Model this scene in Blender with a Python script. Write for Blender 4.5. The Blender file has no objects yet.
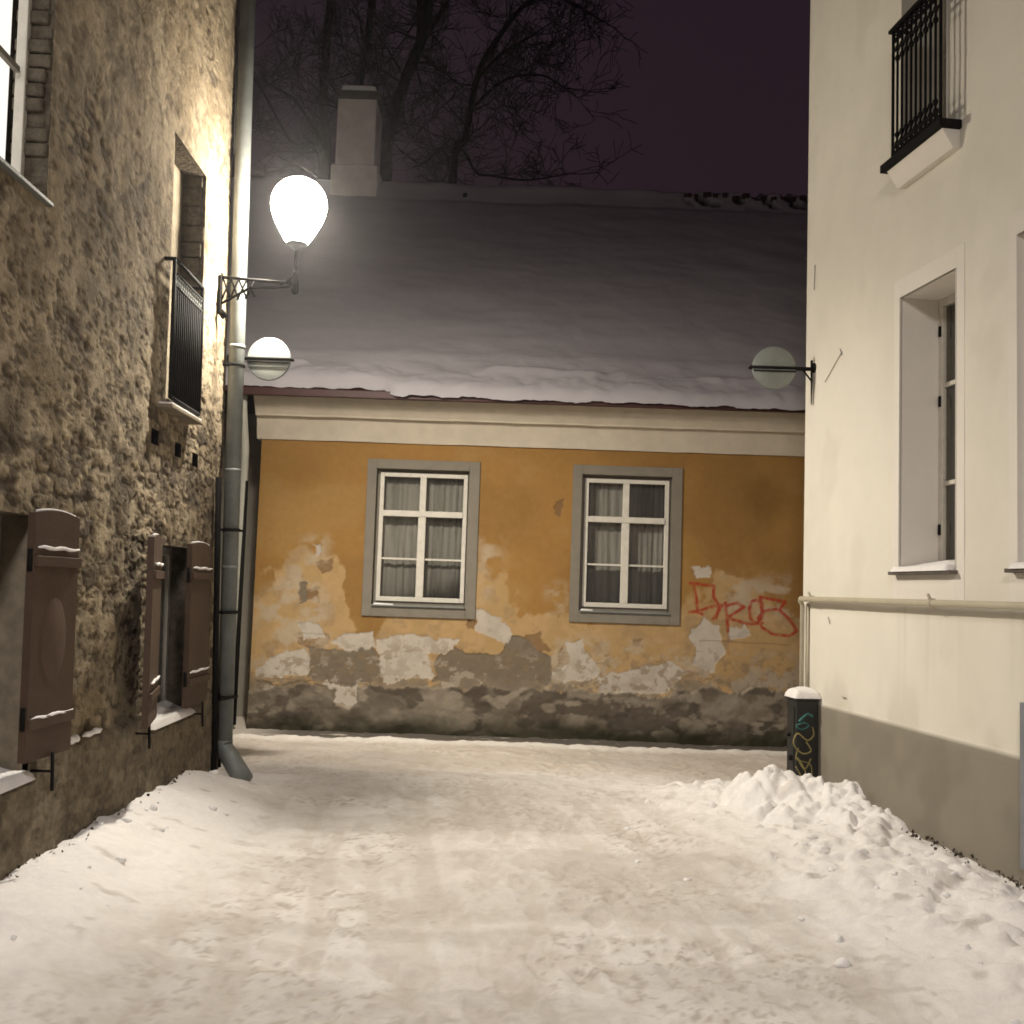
import bpy, bmesh, math, random
import numpy as np
from mathutils import Vector, Matrix
random.seed(7)
SC = bpy.context.scene
COL = SC.collection
R = math.radians

# ------------------------------------------------------------------ camera
F = 1050.0
PITCH = math.atan(78 / F)
ROLL = 0.033
CAM = Vector((0, 0, 1.6))
fw = Vector((0, math.cos(PITCH), math.sin(PITCH)))
r0 = Vector((1, 0, 0)); u0 = Vector((0, -math.sin(PITCH), math.cos(PITCH)))
rt = r0 * math.cos(ROLL) + u0 * math.sin(ROLL)
up = -r0 * math.sin(ROLL) + u0 * math.cos(ROLL)
cd = bpy.data.cameras.new("camera"); cam = bpy.data.objects.new("camera", cd); COL.objects.link(cam)
M = Matrix((rt, up, -fw)).transposed().to_4x4(); M.translation = CAM
cam.matrix_world = M
cd.sensor_width = 36; cd.lens = 36 * F / 1024; cd.clip_end = 500; cd.clip_start = 0.05
SC.camera = cam

def ray(px, py):
    return fw + rt * ((px - 512) / F) - up * ((py - 512) / F)
def hit(px, py, p, n):
    d = ray(px, py); t = (Vector(p) - CAM).dot(n) / d.dot(n)
    return CAM + d * t

class Frame:                       # wall frame: s along the wall, o outwards, z up
    def __init__(self, org, a, n, k=0.0):      # k: how far the old wall leans back per metre of height
        self.o = Vector(org); self.a = Vector(a).normalized(); self.n = Vector(n).normalized(); self.k = k
    def w(self, s, o, z):
        return self.o + self.a * s + self.n * (o - self.k * z) + Vector((0, 0, z))
    def px(self, x, y, o=0.0):     # (s, z) of the point of the plane at offset o seen at a pixel
        p = hit(x, y, self.o + self.n * o, self.n + Vector((0, 0, self.k))) - self.o
        return p.dot(self.a), p.z
FL = Frame((-2.34, 8.6, 0), (0.021, -1, 0), (1, 0.021, 0), .021)        # stone house, s grows towards the camera
FR = Frame((2.386, 8.55, 0), (0.134, -1, 0), (-1, -0.134, 0))     # white house, s grows towards the camera
FY = Frame((0, 11.6, 0), (1, 0, 0), (0, -1, 0))                   # yellow house facade

# ------------------------------------------------------------------ noise
def _h(ix, iy, seed):
    n = (ix.astype(np.int64) * 374761393 + iy.astype(np.int64) * 668265263 + seed * 1442695041) & 0xffffffff
    n = ((n ^ (n >> 13)) * 1274126177) & 0xffffffff
    n = (n ^ (n >> 16)) & 0xffffff
    return n / float(0xffffff)
def vn(x, y, seed=0):
    ix = np.floor(x); iy = np.floor(y); fx = x - ix; fy = y - iy
    fx = fx * fx * fx * (fx * (fx * 6 - 15) + 10); fy = fy * fy * fy * (fy * (fy * 6 - 15) + 10)
    a = _h(ix, iy, seed); b = _h(ix + 1, iy, seed); c = _h(ix, iy + 1, seed); d = _h(ix + 1, iy + 1, seed)
    return (a * (1 - fx) + b * fx) * (1 - fy) + (c * (1 - fx) + d * fx) * fy
def fbm(x, y, seed=0, o=5, g=0.5):
    s = 0; a = 1; t = 0
    for k in range(o):
        s = s + a * vn(x * 2 ** k + 17.3 * k, y * 2 ** k + 9.1 * k, seed + k); t += a; a *= g
    return s / t
def f1(x, y, seed=0):              # voronoi: distance to nearest, to second, id
    ix = np.floor(x); iy = np.floor(y)
    d1 = np.full(x.shape, 9.0); d2 = np.full(x.shape, 9.0); cid = np.zeros(x.shape)
    for i in (-1, 0, 1):
        for j in (-1, 0, 1):
            cx = ix + i; cy = iy + j
            qx = cx + 0.1 + 0.8 * _h(cx, cy, seed); qy = cy + 0.1 + 0.8 * _h(cx, cy, seed + 5)
            d = np.hypot(x - qx, y - qy); m = d < d1
            d2 = np.where(m, d1, np.minimum(d2, d)); d1 = np.where(m, d, d1)
            cid = np.where(m, _h(cx, cy, seed + 9), cid)
    return d1, d2, cid
def ss(a, b, x):
    t = np.clip((x - a) / (b - a), 0, 1); return t * t * (3 - 2 * t)
def mixc(c, d, m):
    m = np.asarray(m)[..., None]; return c * (1 - m) + np.asarray(d) * m
def poly_sd(x, y, pts):            # signed distance, negative inside
    d = np.full(x.shape, 1e9); ins = np.zeros(x.shape, bool); n = len(pts)
    for i in range(n):
        ax, ay = pts[i]; bx, by = pts[(i + 1) % n]
        ex, ey = bx - ax, by - ay; wx, wy = x - ax, y - ay
        t = np.clip((wx * ex + wy * ey) / (ex * ex + ey * ey + 1e-12), 0, 1)
        d = np.minimum(d, np.hypot(wx - ex * t, wy - ey * t))
        c = ((ay > y) != (by > y)) & (x < (bx - ax) * (y - ay) / ((by - ay) if by != ay else 1e-12) + ax)
        ins ^= c
    return np.where(ins, -d, d)
def line_d(x, y, pts):
    d = np.full(x.shape, 1e9)
    for (ax, ay), (bx, by) in zip(pts[:-1], pts[1:]):
        ex, ey = bx - ax, by - ay; wx, wy = x - ax, y - ay
        t = np.clip((wx * ex + wy * ey) / (ex * ex + ey * ey + 1e-12), 0, 1)
        d = np.minimum(d, np.hypot(wx - ex * t, wy - ey * t))
    return d

# ------------------------------------------------------------------ materials
def mat(name, col=(.5, .5, .5), rough=.8, metal=0, var=.12, scale=6, bump=.2, bscale=40, attr=None, emit=None, spec=.3, bdist=.01):
    m = bpy.data.materials.new(name); m.use_nodes = True
    nt = m.node_tree; N = nt.nodes; L = nt.links; b = N["Principled BSDF"]
    b.inputs["Roughness"].default_value = rough; b.inputs["Metallic"].default_value = metal
    b.inputs["Specular IOR Level"].default_value = spec
    tc = N.new("ShaderNodeTexCoord")
    nz = N.new("ShaderNodeTexNoise"); nz.inputs["Scale"].default_value = scale; nz.inputs["Detail"].default_value = 8
    nz.inputs["Roughness"].default_value = .65
    L.new(tc.outputs["Object"], nz.inputs["Vector"])
    mr = N.new("ShaderNodeMapRange"); mr.inputs["From Min"].default_value = .3; mr.inputs["From Max"].default_value = .7
    mr.inputs["To Min"].default_value = 1 - var; mr.inputs["To Max"].default_value = 1 + var
    L.new(nz.outputs["Fac"], mr.inputs["Value"])
    mx = N.new("ShaderNodeVectorMath"); mx.operation = 'SCALE'
    if attr:
        at = N.new("ShaderNodeAttribute"); at.attribute_name = attr; L.new(at.outputs["Color"], mx.inputs[0])
    else:
        rgb = N.new("ShaderNodeRGB"); rgb.outputs[0].default_value = (*col, 1); L.new(rgb.outputs[0], mx.inputs[0])
    L.new(mr.outputs[0], mx.inputs["Scale"]); L.new(mx.outputs[0], b.inputs["Base Color"])
    if bump:
        n2 = N.new("ShaderNodeTexNoise"); n2.inputs["Scale"].default_value = bscale; n2.inputs["Detail"].default_value = 6
        L.new(tc.outputs["Object"], n2.inputs["Vector"])
        bp = N.new("ShaderNodeBump"); bp.inputs["Strength"].default_value = bump; bp.inputs["Distance"].default_value = bdist
        L.new(n2.outputs["Fac"], bp.inputs["Height"]); L.new(bp.outputs[0], b.inputs["Normal"])
    if emit:
        b.inputs["Emission Color"].default_value = (*emit[0], 1); b.inputs["Emission Strength"].default_value = emit[1]
    return m
def glass_mat(name, tint=(.8, .85, .8), refl=.12):
    m = bpy.data.materials.new(name); m.use_nodes = True
    nt = m.node_tree; N = nt.nodes; L = nt.links
    for n in list(N): N.remove(n)
    out = N.new("ShaderNodeOutputMaterial"); mx = N.new("ShaderNodeMixShader")
    t = N.new("ShaderNodeBsdfTransparent"); t.inputs[0].default_value = (*tint, 1)
    g = N.new("ShaderNodeBsdfGlossy"); g.inputs["Roughness"].default_value = .06; g.inputs[0].default_value = (.9, .9, .9, 1)
    fr = N.new("ShaderNodeFresnel"); fr.inputs[0].default_value = 1.5
    ad = N.new("ShaderNodeMath"); ad.operation = 'ADD'; ad.inputs[1].default_value = refl; ad.use_clamp = True
    tc = N.new("ShaderNodeTexCoord"); nz = N.new("ShaderNodeTexNoise"); nz.inputs["Scale"].default_value = 3
    bp = N.new("ShaderNodeBump"); bp.inputs["Strength"].default_value = .05
    L.new(tc.outputs["Object"], nz.inputs["Vector"]); L.new(nz.outputs["Fac"], bp.inputs["Height"]); L.new(bp.outputs[0], g.inputs["Normal"])
    L.new(fr.outputs[0], ad.inputs[0]); L.new(ad.outputs[0], mx.inputs[0])
    L.new(t.outputs[0], mx.inputs[1]); L.new(g.outputs[0], mx.inputs[2]); L.new(mx.outputs[0], out.inputs[0])
    return m
def emit_mat(name, col, s):
    m = bpy.data.materials.new(name); m.use_nodes = True
    nt = m.node_tree; N = nt.nodes; L = nt.links
    for n in list(N): N.remove(n)
    out = N.new("ShaderNodeOutputMaterial"); e = N.new("ShaderNodeEmission")
    e.inputs[0].default_value = (*col, 1); e.inputs[1].default_value = s
    L.new(e.outputs[0], out.inputs[0])
    return m

MT = dict(
    rubble=mat("limestone_rubble", attr="col", rough=.95, var=.28, scale=22, bump=.6, bscale=55, bdist=.012, spec=.1),
    reveal=mat("reveal_plaster", (.21, .18, .13), rough=.95, var=.3, scale=9, bump=.6, bscale=30, spec=.1),
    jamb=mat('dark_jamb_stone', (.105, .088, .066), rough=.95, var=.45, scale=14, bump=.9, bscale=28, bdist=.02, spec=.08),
    ochre=mat("ochre_render", attr="col", rough=.92, var=.07, scale=12, bump=.25, bscale=60, bdist=.006, spec=.12),
    cornice=mat("cornice_plaster", (.56, .50, .40), rough=.9, var=.09, scale=5, bump=.2, spec=.12),
    surround=mat("window_surround_paint", (.205, .185, .15), rough=.85, var=.1, scale=7, bump=.2, spec=.15),
    whitewood=mat("white_painted_wood", (.60, .57, .50), rough=.55, var=.1, scale=14, bump=.15, spec=.3),
    curtain=mat("net_curtain", (.20, .19, .165), rough=.95, var=.18, scale=9, bump=.1, spec=.05),
    glass=glass_mat("window_glass", (.9, .9, .88), .05),
    creamwall=mat("cream_render", attr="col", rough=.9, var=.035, scale=3, bump=.22, bscale=70, bdist=.004, spec=.15),
    white_band=mat("white_window_band", (.71, .675, .61), rough=.88, var=.03, scale=4, bump=.12, spec=.15),
    redmetal=mat("dark_red_metal", (.055, .014, .011), rough=.5, var=.2, bump=.1, spec=.4),
    iron=mat("black_iron", (.008, .0075, .007), rough=.8, metal=0, var=.2, bump=.15, bscale=90, spec=.15),
    zinc=mat("galvanised_zinc", (.19, .205, .195), rough=.55, metal=.25, var=.22, scale=5, bump=.12, bscale=20, spec=.5),
    snow=mat("snow", (.80, .785, .77), rough=.85, var=.04, scale=9, bump=.5, bscale=26, bdist=.015, spec=.2),
    snowground=mat("trodden_snow", attr="col", rough=.8, var=.06, scale=24, bump=.6, bscale=60, bdist=.008, spec=.15),
    roofsnow=mat("roof_snow", attr="col", rough=.9, var=.03, scale=5, bump=.3, bscale=18, bdist=.012, spec=.15),
    shutter=mat("brown_shutter_paint", (.070, .043, .027), rough=.6, var=.16, scale=8, bump=.2, bscale=50, spec=.3),
    shutter_oval=mat("ochre_oval_paint", (.088, .054, .038), rough=.65, var=.1, bump=.1, spec=.3),
    beigepipe=mat("beige_painted_pipe", (.44, .40, .30), rough=.5, var=.1, bump=.1, spec=.4),
    cabinet=mat("black_cabinet_paint", (.022, .022, .020), rough=.55, var=.25, scale=12, bump=.2, spec=.35),
    paint_yellow=mat("faded_yellow_spray", (.30, .25, .10), rough=.7, var=.3, scale=30, bump=0),
    paint_teal=mat("teal_spray", (.05, .16, .15), rough=.7, var=.3, scale=30, bump=0),
    bark=mat("bark", (.02, .016, .015), rough=.95, var=.3, scale=8, bump=.5, spec=.1),
    chimney=mat("chimney_plaster", (.78, .74, .66), rough=.92, var=.12, scale=4, bump=.3, spec=.1),
    chimney_dark=mat("chimney_cap_mortar", (.12, .105, .09), rough=.95, var=.2, bump=.3, spec=.1),
    tile=mat("dark_clay_tile", (.05, .025, .02), rough=.9, var=.3, bump=.4, spec=.1),
    disc=None,
    lit=emit_mat("lit_window_blind", (1.0, .95, .86), 1.15),
    lamp=emit_mat("lit_lantern_glass", (1.0, .90, .76), 70),
    greypost=mat("pale_pipe", (.5, .5, .44), rough=.6, var=.12, bump=.1),
    plainwall=mat("grey_render", (.3, .28, .24), rough=.9, var=.15, scale=3, bump=.3, spec=.1),
    door=mat("blue_grey_door_paint", (.20, .21, .235), rough=.5, var=.1, bump=.1),
    debris=mat("dead_leaves", (.05, .038, .025), rough=.9, var=.4, scale=40, bump=.2),
)
m = mat("frosted_disc", (.62, .66, .55), rough=.35, var=.06, bump=.05, spec=.5)
_n = m.node_tree; _t = _n.nodes.new("ShaderNodeBsdfTransparent"); _x = _n.nodes.new("ShaderNodeMixShader"); _x.inputs[0].default_value = .15
_n.links.new(_t.outputs[0], _x.inputs[1]); _n.links.new(_n.nodes["Principled BSDF"].outputs[0], _x.inputs[2])
_n.links.new(_x.outputs[0], _n.nodes["Material Output"].inputs[0])
MT['disc'] = m
_n = MT['lamp'].node_tree; _a = _n.nodes.new("ShaderNodeAddShader"); _t = _n.nodes.new("ShaderNodeBsdfTransparent"); _t.inputs[0].default_value = (.8, .8, .8, 1)
_e = [n for n in _n.nodes if n.type == 'EMISSION'][0]; _m = [n for n in _n.nodes if n.type == 'OUTPUT_MATERIAL'][0]
_n.links.new(_e.outputs[0], _a.inputs[0]); _n.links.new(_t.outputs[0], _a.inputs[1]); _n.links.new(_a.outputs[0], _m.inputs[0])

# ------------------------------------------------------------------ builders
def empty(name, loc, label, cat, group=None):
    o = bpy.data.objects.new(name, None); COL.objects.link(o); o.location = loc
    o.empty_display_size = .2; o['label'] = label; o['category'] = cat
    if group: o['group'] = group
    return o
def wloc(o):
    v = Vector((0, 0, 0))
    while o is not None: v += o.location; o = o.parent
    return v
class MB:
    def __init__(self): self.v = []; self.f = []; self.sm = []
    def add(self, vs, fs, smooth=False):
        b = len(self.v); self.v += [tuple(v) for v in vs]
        self.f += [tuple(b + i for i in f) for f in fs]; self.sm += [smooth] * len(fs); return self
    def box(self, fr, s0, s1, o0, o1, z0, z1):
        vs = [fr.w(s, o, z) for s in (s0, s1) for o in (o0, o1) for z in (z0, z1)]
        return self.add(vs, [(0, 1, 3, 2), (4, 6, 7, 5), (0, 4, 5, 1), (2, 3, 7, 6), (0, 2, 6, 4), (1, 5, 7, 3)])
    def hexa(self, p):             # 8 world points: bottom 4, top 4
        return self.add(p, [(0, 1, 2, 3), (4, 7, 6, 5), (0, 4, 5, 1), (1, 5, 6, 2), (2, 6, 7, 3), (3, 7, 4, 0)])
    def tube(self, pts, r, n=10, cap=True):
        pts = [Vector(p) for p in pts]; rs = r if isinstance(r, (list, tuple)) else [r] * len(pts)
        rings = []; prev = None
        for i, p in enumerate(pts):
            d = (pts[min(i + 1, len(pts) - 1)] - pts[max(i - 1, 0)]).normalized()
            if prev is None: x = d.orthogonal().normalized()
            else:
                x = prev - d * prev.dot(d)
                x = x.normalized() if x.length > 1e-6 else d.orthogonal().normalized()
            prev = x; y = d.cross(x)
            rings.append([p + (x * math.cos(2 * math.pi * k / n) + y * math.sin(2 * math.pi * k / n)) * rs[i] for k in range(n)])
        vs = [v for rg in rings for v in rg]; fs = []
        for i in range(len(pts) - 1):
            for k in range(n):
                fs.append((i * n + k, i * n + (k + 1) % n, (i + 1) * n + (k + 1) % n, (i + 1) * n + k))
        if cap: fs += [tuple(range(n))[::-1], tuple((len(pts) - 1) * n + k for k in range(n))]
        return self.add(vs, fs, True)
    def lathe(self, c, prof, n=24, axis=(0, 0, 1)):
        c = Vector(c); ax = Vector(axis).normalized(); x = ax.orthogonal().normalized(); y = ax.cross(x)
        vs = []; fs = []
        for r, z in prof:
            for k in range(n):
                a = 2 * math.pi * k / n; vs.append(c + ax * z + (x * math.cos(a) + y * math.sin(a)) * r)
        for i in range(len(prof) - 1):
            for k in range(n):
                fs.append((i * n + k, i * n + (k + 1) % n, (i + 1) * n + (k + 1) % n, (i + 1) * n + k))
        fs += [tuple(range(n))[::-1], tuple((len(prof) - 1) * n + k for k in range(n))]
        return self.add(vs, fs, True)
    def build(self, name, m, parent=None, bevel=0, label=None, loc=None):
        me = bpy.data.meshes.new(name)
        org = wloc(parent) if parent else Vector(loc or (0, 0, 0))
        me.from_pydata([Vector(v) - org for v in self.v], [], self.f)
        bm = bmesh.new(); bm.from_mesh(me); bmesh.ops.recalc_face_normals(bm, faces=bm.faces); bm.to_mesh(me); bm.free()
        me.polygons.foreach_set("use_smooth", self.sm)
        me.materials.append(m if not isinstance(m, str) else MT[m])
        o = bpy.data.objects.new(name, me); COL.objects.link(o)
        if parent: o.parent = parent
        else: o.location = org
        if label: o['label'] = label
        if bevel:
            b = o.modifiers.new("bevel", 'BEVEL'); b.width = bevel; b.segments = 2; b.limit_method = 'ANGLE'; b.angle_limit = R(50)
        return o
def grid(name, W, keep, colr, m, parent=None, extra=None, smooth=True, loc=None):
    """W: (nu,nv,3) world points; keep: (nu-1,nv-1) bool; colr (nu,nv,3); extra: MB of more geometry"""
    nu, nv = W.shape[:2]
    org = wloc(parent) if parent else Vector(loc or (0, 0, 0))
    V = (W - np.array(org)).reshape(-1, 3)
    idx = np.arange(nu * nv).reshape(nu, nv)
    q = np.stack([idx[:-1, :-1], idx[1:, :-1], idx[1:, 1:], idx[:-1, 1:]], -1)[keep]
    C = colr.reshape(-1, 3)
    q = q.reshape(-1, 4); quads = q
    if extra:
        eb = len(V); V = np.vstack([V, np.array([tuple(Vector(v) - org) for v in extra.v])])
        C = np.vstack([C, np.tile(np.array(extra.col), (len(extra.v), 1))])
        quads = np.vstack([q, np.array(extra.f) + eb])
    me = bpy.data.meshes.new(name)
    me.vertices.add(len(V)); me.vertices.foreach_set("co", V.astype(np.float32).ravel())
    me.loops.add(quads.size); me.loops.foreach_set("vertex_index", quads.astype(np.int32).ravel())
    me.polygons.add(len(quads)); me.polygons.foreach_set("loop_start", np.arange(0, quads.size, 4, dtype=np.int32))
    sm = np.zeros(len(quads), bool); sm[:len(q)] = smooth
    me.polygons.foreach_set("use_smooth", sm)
    me.update(calc_edges=True)
    a = me.attributes.new("col", 'FLOAT_COLOR', 'POINT')
    a.data.foreach_set("color", np.hstack([C, np.ones((len(C), 1))]).astype(np.float32).ravel())
    me.materials.append(MT[m]); me.validate()
    o = bpy.data.objects.new(name, me); COL.objects.link(o)
    if parent: o.parent = parent
    else: o.location = org
    return o
def lines(a, b, step, snaps=()):
    x = list(np.arange(a, b + step * .5, step)) + list(snaps); x = np.array(sorted(x))
    out = [x[0]]
    sn = set(round(s, 6) for s in snaps)
    for v in x[1:]:
        if v - out[-1] < step * .3:
            if round(v, 6) in sn: out[-1] = v
        else: out.append(v)
    return np.array(out)
def to_world(fr, S, O, Z):
    o = np.array(fr.o); a = np.array(fr.a); n = np.array(fr.n)
    return o + S[..., None] * a + (O - fr.k * Z)[..., None] * n + Z[..., None] * np.array([0, 0, 1.0])

# ================================================================== GROUND
def xl(y): return -2.33 + .021 * (8.6 - y)
def xr(y): return 2.386 + .134 * (8.55 - y)
def ground_h(X, Y):
    dl = X - xl(Y); dr = xr(Y) - X
    inl = ss(8.7, 7.5, Y)
    wob = fbm(X * .9, Y * .9, 31, 4) - .5
    bl = .19 * np.exp(-(np.clip(dl, 0, 9) / (.55 + .5 * wob)) ** 2) * inl * (.7 + .6 * fbm(X * 2, Y * 2, 5, 3))
    bl += .04 * np.exp(-(np.clip(dl, 0, 9) / 1.0) ** 2) * inl
    wr = ss(1.75, .25, dr + .9 * wob) * ss(9.1, 8.3, Y)
    br = .115 * wr * (.8 + .5 * fbm(X * 2.2, Y * 2.2, 8, 3))
    d1, d2, c = f1(X * 6.8 + 2.4 * fbm(X * 3, Y * 3, 71, 3), Y * 6.8 + 2.4 * fbm(X * 3, Y * 3, 72, 3), 11)
    lump = (1 - np.clip(d1 * 1.3, 0, 1) ** 2) * c
    d1b, d2b, cb = f1(X * 13, Y * 13, 12)
    lump2 = (1 - np.clip(d1b * 1.3, 0, 1) ** 2) * cb
    h = bl + br + (.062 * lump + .022 * lump2) * np.clip(wr * 1.1, 0, 1) * (1 - .6 * ss(.25, .05, dr))
    wl = ss(.9, .15, dl) * inl
    h += (.018 * lump + .006 * lump2) * wl
    tr = 1 - np.clip(np.maximum(wr, wl), 0, 1)
    h += .04 * (fbm(X * 1.1, Y * 1.1, 3, 3) - .5) + .016 * (fbm(X * 5, Y * 5, 4, 4) - .5)
    h += tr * .016 * (ss(.45, .6, fbm(X * 7 + .8 * Y, Y * .8, 59, 4)) - .5) * -.6 * ss(9.0, 8.2, Y)
    h += tr * .018 * (fbm(X * 14, Y * 14, 41, 3) - .5)
    # kerb ridge of swept snow before the facade, bare strip behind it
    k = 10.98 + .07 * (fbm(X * 2, Y * 0, 66, 3) - .5)
    h += .03 * np.exp(-((Y - k) / .08) ** 2) * (.5 + fbm(X * 6, Y * 2, 9, 3))
    return h
xs = np.concatenate([-np.geomspace(60, 3.0, 22), lines(-2.9, 4.3, .02), np.geomspace(4.4, 60, 22)])
ys = np.concatenate([-np.geomspace(60, .3, 16), np.linspace(0, 2.9, 14), lines(3.0, 11.8, .021), np.geomspace(12, 120, 20)])
X, Y = np.meshgrid(xs, ys, indexing='ij')
H = ground_h(X, Y)
rng = random.Random(3)
prints = np.zeros_like(H)
for _ in range(260):               # footprints
    y = rng.uniform(3.2, 11.0); x = rng.gauss(0.1 - .0 * y, 1.0)
    if not (xl(y) + .5 < x < xr(y) - .9): continue
    a = rng.gauss(0, .35) + (0 if y < 9 else rng.choice([0, 1.4]))
    i0, i1 = np.searchsorted(xs, [x - .25, x + .25]); j0, j1 = np.searchsorted(ys, [y - .25, y + .25])
    sx = X[i0:i1, j0:j1] - x; sy = Y[i0:i1, j0:j1] - y
    u = sx * math.cos(a) + sy * math.sin(a); v = -sx * math.sin(a) + sy * math.cos(a)
    d = (u / .055) ** 2 + (v / .14) ** 2; dep = rng.uniform(.003, .011)
    H[i0:i1, j0:j1] += -dep * ss(1.25, .7, d) + dep * .5 * np.exp(-((d - 1.7) / .5) ** 2)
    prints[i0:i1, j0:j1] = np.maximum(prints[i0:i1, j0:j1], ss(1.3, .6, d) * rng.uniform(.2, 1))
H[(Y > 120)] = 0
dl = X - xl(Y); dr = xr(Y) - X
c = np.tile(np.array([.80, .775, .75]), X.shape + (1,)) 
trod = ss(.35, 1.1, dl + .5 * (fbm(X * 1.3, Y * 1.3, 51, 4) - .5)) * ss(.9, 1.7, dr + .9 * (fbm(X * 1.1, Y * 1.1, 52, 4) - .5))
trod = np.where(Y > 9, 1, trod)
n1 = fbm(X * 1.6, Y * 1.1, 53, 5); n2 = fbm(X * 9, Y * 7, 54, 4)
c = mixc(c, [.67, .63, .59], trod * (.45 + .55 * ss(.35, .7, n1)))
c = mixc(c, [.52, .465, .395], trod * ss(.5, .68, n2) * .35)
c = mixc(c, [.78, .76, .73], ss(.58, .75, fbm(X * 3, Y * 2.5, 58, 5)) * .5 * trod)
c = mixc(c, [.45, .39, .32], prints * .35 * trod)
n3 = fbm(X * 26, Y * 20, 55, 5, .68)    # brown grit
c = mixc(c, [.28, .22, .16], ss(.55, .68, n3) * trod * ss(.4, .6, fbm(X * 2.3, Y * 1.9, 57, 4)) * .5)
c = mixc(c, [.50, .42, .32], ss(9.0, 9.8, Y) * .45)
tk_ = fbm(X * 7 + .8 * Y, Y * .8, 59, 4)
c = mixc(c, [.50, .45, .39], ss(.52, .66, tk_) * trod * .4 * ss(9.2, 8.2, Y))
shade_band = ss(.45, .62, fbm(X * .9, Y * 2.2, 62, 4) + .28 * np.exp(-((Y - 8.6) / .45) ** 2) * ss(2.2, 1.2, X) * ss(-2.1, -1.4, X))
c = mixc(c, [.46, .425, .385], shade_band * trod * .38)  # painted shadow band across the snow, with random grey patches
n4 = fbm(X * 7, Y * 7, 56, 3)      # dirty bits in banks
c = mixc(c, [.42, .38, .33], ss(.70, .82, n4) * (1 - trod) * .55)
bare = ss(11.0, 11.09, Y + .08 * (fbm(X * 5, Y * 5, 67, 3) - .5))
c = mixc(c, [.085, .075, .062], bare * ss(.12, .32, fbm(X * 4, Y * 9, 61, 3)) * ss(-2.9, -2.2, X + 0 * Y) * .9)
c = mixc(c, [.78, .75, .70], np.exp(-((Y - 10.96) / .10) ** 2) * .8)
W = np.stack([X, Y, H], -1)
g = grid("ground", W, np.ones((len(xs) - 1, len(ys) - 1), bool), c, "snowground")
g['kind'] = 'structure'

# snow heap by the cabinet
def heap():
    gx = lines(.9, 3.1, .014); gy = lines(6.7, 8.9, .014)
    A, B = np.meshgrid(gx, gy, indexing='ij')
    cs = [(1.92, 7.78, .30, .22, .19), (2.15, 7.7, .30, .25, .17), (2.38, 7.6, .28, .3, .17), (2.15, 7.45, .40, .3, .08), (2.5, 7.25, .35, .4, .09)]
    h = np.zeros_like(A)
    for x, y, rx, ry, hh in cs:
        h = np.maximum(h, hh * np.clip(1.15 - ((A - x) / rx) ** 2 * .8 - ((B - y) / ry) ** 2 * .8, -.3, 1) ** 1)
    wa = A + .12 * (fbm(A * 4, B * 4, 81, 3) - .5); wb = B + .12 * (fbm(A * 4, B * 4, 82, 3) - .5)
    d1, d2, cc = f1(wa * 6.5, wb * 6.5, 83)
    d3, d4, ce = f1(wa * 15, wb * 15, 84)
    env = ss(-.05, .12, h)
    h = h - .03 + env * (.085 * (1 - np.clip(d1 * 1.2, 0, 1) ** 2) * (cc - .25) + .03 * (1 - np.clip(d3 * 1.2, 0, 1) ** 2) * (ce - .3) + .04 * (fbm(A * 20, B * 20, 85, 3) - .5))
    G = ground_h(A, B)
    Z = G + h
    keep = (h[:-1, :-1] > -.05) | (h[1:, 1:] > -.05)
    col = np.tile(np.array([.82, .80, .78]), A.shape + (1,))
    col = mixc(col, [.5, .46, .42], ss(.68, .8, fbm(A * 6, B * 6, 86, 3)) * .5)
    o = grid("snow_heap", np.stack([A, B, Z], -1), keep, col, "snowground")
    o['label'] = 'heap of lumpy shovelled white snow in front of the black cabinet'; o['category'] = 'snow heap'
heap()

# loose lumps of snow on the banks
lum = MB(); rng = random.Random(12)
def lump(x, y, r):
    z = float(ground_h(np.array([x]), np.array([y]))[0])
    bm = bmesh.new(); bmesh.ops.create_icosphere(bm, subdivisions=2, radius=r)
    sx, sy, sz = rng.uniform(.7, 1.3), rng.uniform(.7, 1.3), rng.uniform(.5, .9); ph = rng.uniform(0, 99)
    vs = []
    for v in bm.verts:
        k = 1 + .35 * (float(vn(np.array([v.co.x / r * 1.3 + ph]), np.array([v.co.y / r * 1.3 + v.co.z / r * 2 + ph]), 3)[0]) - .5) * 2
        vs.append((x + v.co.x * sx * k, y + v.co.y * sy * k, z + r * .05 + v.co.z * sz * k))
    lum.add(vs, [tuple(v.index for v in f.verts) for f in bm.faces], True); bm.free()
for _ in range(120):
    y = rng.uniform(4.0, 8.2); side = rng.random()
    if side < .8: x = xr(y) - abs(rng.gauss(0, .6)) - .12
    else: x = xl(y) + abs(rng.gauss(0, .22)) + .06
    lump(x, y, min(.04, rng.lognormvariate(-4.1, .35)))
o = lum.build("snow_lumps", "snow"); o['kind'] = 'stuff'; o['label'] = 'loose lumps of snow scattered over the banks at the walls'; o['category'] = 'snow lumps'
deb = MB()
for _ in range(200):               # dead leaves and grit at the foot of the walls
    if rng.random() < .7:
        y = rng.uniform(5.0, 7.0); x = xr(y) - abs(rng.gauss(0, .05)) - .01
    else:
        y = rng.uniform(4.5, 7.6); x = xl(y) + abs(rng.gauss(0, .07)) + .01
    z = float(ground_h(np.array([x]), np.array([y]))[0]) + rng.uniform(.0, .03); r = rng.uniform(.004, .013)
    n = Vector((rng.gauss(0, 1), rng.gauss(0, 1), rng.gauss(0, 1))).normalized(); a = n.orthogonal() * r; b = n.cross(a)
    p = Vector((x, y, z)); deb.add([p + a, p + b * .7, p - a, p - b * .7 + n * .01], [(0, 1, 2), (0, 2, 3)])
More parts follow.
